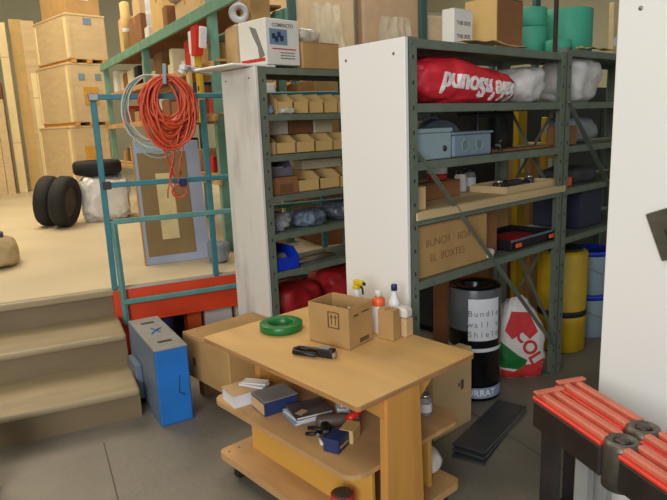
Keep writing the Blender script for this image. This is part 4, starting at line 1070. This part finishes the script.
for (x, z, d, sd, lab) in ((3.0, 2.35, (.5, .3, .5), 5, 'sheet of clear plastic hanging in front of the left wrapped load'), (3.9, 2.3, (.6, .3, .45), 8, 'sheet of clear plastic hanging in front of the middle wrapped load')):
    k = MB(); nx, nz = 18, 14; V = []
    for i in range(nx+1):
        for q in range(nz+1):
            u, v = i/nx-.5, q/nz
            V.append(k.bm.verts.new((u*d[0]*(1-.35*v), .05*noise.noise(Vector((u*7, v*2, sd)))-.02, v*d[2]+.05*noise.noise(Vector((u*5, v*3, sd+4))))))
    fs = [k.bm.faces.new((V[i*(nz+1)+q], V[(i+1)*(nz+1)+q], V[(i+1)*(nz+1)+q+1], V[i*(nz+1)+q+1])) for i in range(nx) for q in range(nz)]
    for f_ in fs: f_.smooth = True
    k._fin(fs, mat('hanging_polythene', '#d9d2bd', .2, alpha=.4, bump=.6, bscale=16))
    solo('plastic_sheet', k, lab, 'plastic sheet', 'S', (x, 6.42, z))

# fluorescent fitting
for i, (x, y) in enumerate(((3.7, 14.2), (-1.5, 9.5), (3.3, 9.5), (-1.5, 5.0))):
    t = thing('ceiling_light', 'fluorescent strip light under the ceiling' if i else 'distant fluorescent strip light above the wrapped loads', 'lamp', 'S', (x/K, y/K, 5.2 if i else 4.55))
    if i: t['group'] = 'strip lights out of frame'
    k = MB(); k.box((0, 0, .04), (1.3, .18, .06), white_p, .005); part('housing', k, t)
    k = MB(); k.lathe((-.6, 0, .022), [(.018, 0), (.018, 1.2)], lamp_m, 14, Matrix.Rotation(PI/2, 4, 'Y')); part('tube', k, t)
    k = MB(); k.tube([(-.5, 0, .1), (-.5, 0, (5.75 if i else 5.75)-(5.2 if i else 4.55))], .006, tool_l, 6).tube([(.5, 0, .1), (.5, 0, 5.75-(5.2 if i else 4.55))], .006, tool_l, 6); part('hanger', k, t)

# white bin at the left bottom edge
t = thing('white_bin', 'pale plastic bin at the lower left picture edge beside the stairs', 'bin', 'S', (-.445, 2.72, 0))
k = MB(); k.lathe((0, 0, 0), [(.10, 0), (.115, .01), (.13, .27), (.125, .27), (.11, .015), (.001, .015)], white_p, 36, caps=False); part('body', k, t)
k = MB(); k.lathe((0, 0, .255), [(.13, 0), (.138, .004), (.138, .02), (.13, .024), (.126, .02)], gbox, 36, caps=False); part('rim', k, t)

# ---------------------------------------------------------------- black steel stand with red ribbed rails, lower right
t = thing('steel_stand', 'black steel folding stand with red ribbed rails and round knuckles, lower right', 'stand', 'A', (.002, -.004, 0))
# two parallel arms: (a, b) centre lines
d1 = Vector((-.115, -.265, 0)); n1 = Vector((.265, -.115, 0)).normalized()
Z0 = .655
for k_, off in enumerate((0, 1)):
    A0 = Vector((-.305, -.775, 0)) + (Vector((.115, -.012, 0)) if off else Vector((0, 0, 0)))
    A1 = Vector((-.447, -1.072, 0)) + (Vector((.108, -.010, 0)) if off else Vector((0, 0, 0)))
    A2 = A1 + (A1-A0)*1.05
    dd = (A1-A0).normalized(); nn = Vector((-dd.y, dd.x, 0))
    for (p, q) in ((A0, A1-dd*.03), (A1+dd*.035, A2)):
        m_ = MB(); m_.bar(p+Vector((0, 0, Z0-.055)), q+Vector((0, 0, Z0-.055)), .088, .09, sawk, bev=.006); part('arm', m_, t)
        m_ = MB(); m_.bar(p+Vector((0, 0, Z0-.004)), q+Vector((0, 0, Z0-.004)), .092, .012, red_rail, bev=.003)
        for s_ in (-1, 1):
            m_.bar(p+nn*s_*.022+Vector((0, 0, Z0+.008)), q+nn*s_*.022+Vector((0, 0, Z0+.008)), .024, .02, red_rail2, bev=.005)
        rl = part('ribbed_rail', m_, t)
        if p == A0:
            m_ = MB(); m_.bar(p+dd*.02-nn*.05+Vector((0, 0, Z0+.02)), p+dd*.02+nn*.05+Vector((0, 0, Z0+.02)), .02, .008, red_rail2, bev=.002); part('end_strap', m_, rl)
    m_ = MB(); m_.lathe((A1.x, A1.y, Z0-.12), [(.035, 0), (.047, .006), (.047, .118), (.042, .134), (.03, .138), (.024, .130), (.001, .130)], knuck, 32); kn = part('knuckle', m_, t)
    m_ = MB(); m_.lathe((A1.x, A1.y, Z0+.008), [(.02, 0), (.02, .008), (.016, .011), (.001, .011)], tool_d, 24); part('pivot_bolt', m_, kn)
for (p, m_, w_, nm) in ((Vector((-.30, -.80, 0)), sawk, .055, None), (Vector((-.19, -.82, 0)), sawk, .055, None), (Vector((-.335, -.925, 0)), grey_p, .05, 'grey steel leg'), (Vector((-.215, -.93, 0)), grey_p, .05, 'grey steel leg'), (Vector((-.53, -1.25, 0)), sawk, .055, None), (Vector((-.42, -1.26, 0)), sawk, .055, None)):
    k = MB(); k.bar((p.x, p.y, .004), (p.x, p.y, Z0-.1), w_, w_*.8, m_, up=(0, 1, 0), bev=.004); k.box((p.x, p.y, 0), (.08, .08, .006), tool_d); part('leg', k, t, label=nm)
k = MB(); k.bar((-.30, -.80, .25), (-.19, -.82, .25), .03, .03, sawk).bar((-.53, -1.25, .25), (-.42, -1.26, .25), .03, .03, sawk).bar((-.30, -.80, .15), (-.53, -1.25, .15), .03, .03, sawk); part('brace', k, t)

# ---------------------------------------------------------------- camera
cam = bpy.data.cameras.new('camera'); co = bpy.data.objects.new('camera', cam); COL.objects.link(co); sc.camera = co
cam.sensor_width = 36; cam.sensor_fit = 'HORIZONTAL'; cam.lens = 604.3*36/667; cam.clip_start = .05; cam.clip_end = 100
P_, R_ = .2030194, -.0394733
f = Vector((0, math.cos(P_), -math.sin(P_))); r0 = Vector((1, 0, 0)); u0 = r0.cross(f)
r = r0*math.cos(R_)+u0*math.sin(R_); u = -r0*math.sin(R_)+u0*math.cos(R_)
M = Matrix((r, u, -f)).transposed().to_4x4(); M.translation = (0, 0, 1.5); co.matrix_world = M

# ---------------------------------------------------------------- light
w = bpy.data.worlds.new('world'); sc.world = w; w.use_nodes = True
w.node_tree.nodes['Background'].inputs[0].default_value = (.85, .92, 1, 1); w.node_tree.nodes['Background'].inputs[1].default_value = .55
def area(name, loc, size, power, col, target, fr='S'):
    l = bpy.data.lights.new(name, 'AREA'); l.shape = 'RECTANGLE'; l.size, l.size_y = size; l.energy = power; l.color = col
    o = bpy.data.objects.new(name, l); COL.objects.link(o)
    org, ang = FR[fr]; v = Matrix.Rotation(ang, 3, 'Z') @ Vector((loc[0], loc[1], 0))+org; v.z = loc[2]
    tv = Matrix.Rotation(ang, 3, 'Z') @ Vector((target[0], target[1], 0))+org; tv.z = target[2]
    o.location = v; o.rotation_euler = (tv-v).to_track_quat('-Z', 'Y').to_euler(); return o
area('warm_lamp_left', (-1.0, 8.0, 5.3), (4, 4), 300, (1, .86, .64), (-.6, 8.4, 0))
area('warm_lamp_mid', (2.6, 4.6, 5.4), (2, 2), 95, (1, .93, .8), (3.2, 6.6, 1.6))
area('warm_lamp_far', (4, 11, 5.4), (3, 3), 130, (1, .9, .75), (4, 11, 0))
area('door_daylight', (-3.0, -2.6, 2.6), (3.0, 2.6), 215, (.98, .98, 1), (.6, 3.6, .9))
area('overhead_lamp', (-.9, 1.2, 5.0), (1.6, 1.6), 45, (1, .94, .84), (-.2, 2.2, 0))
sc.view_settings.view_transform = 'Standard'; sc.view_settings.look = 'None'; sc.view_settings.gamma = 1; sc.view_settings.use_curve_mapping = False
sc.view_settings.exposure = .22
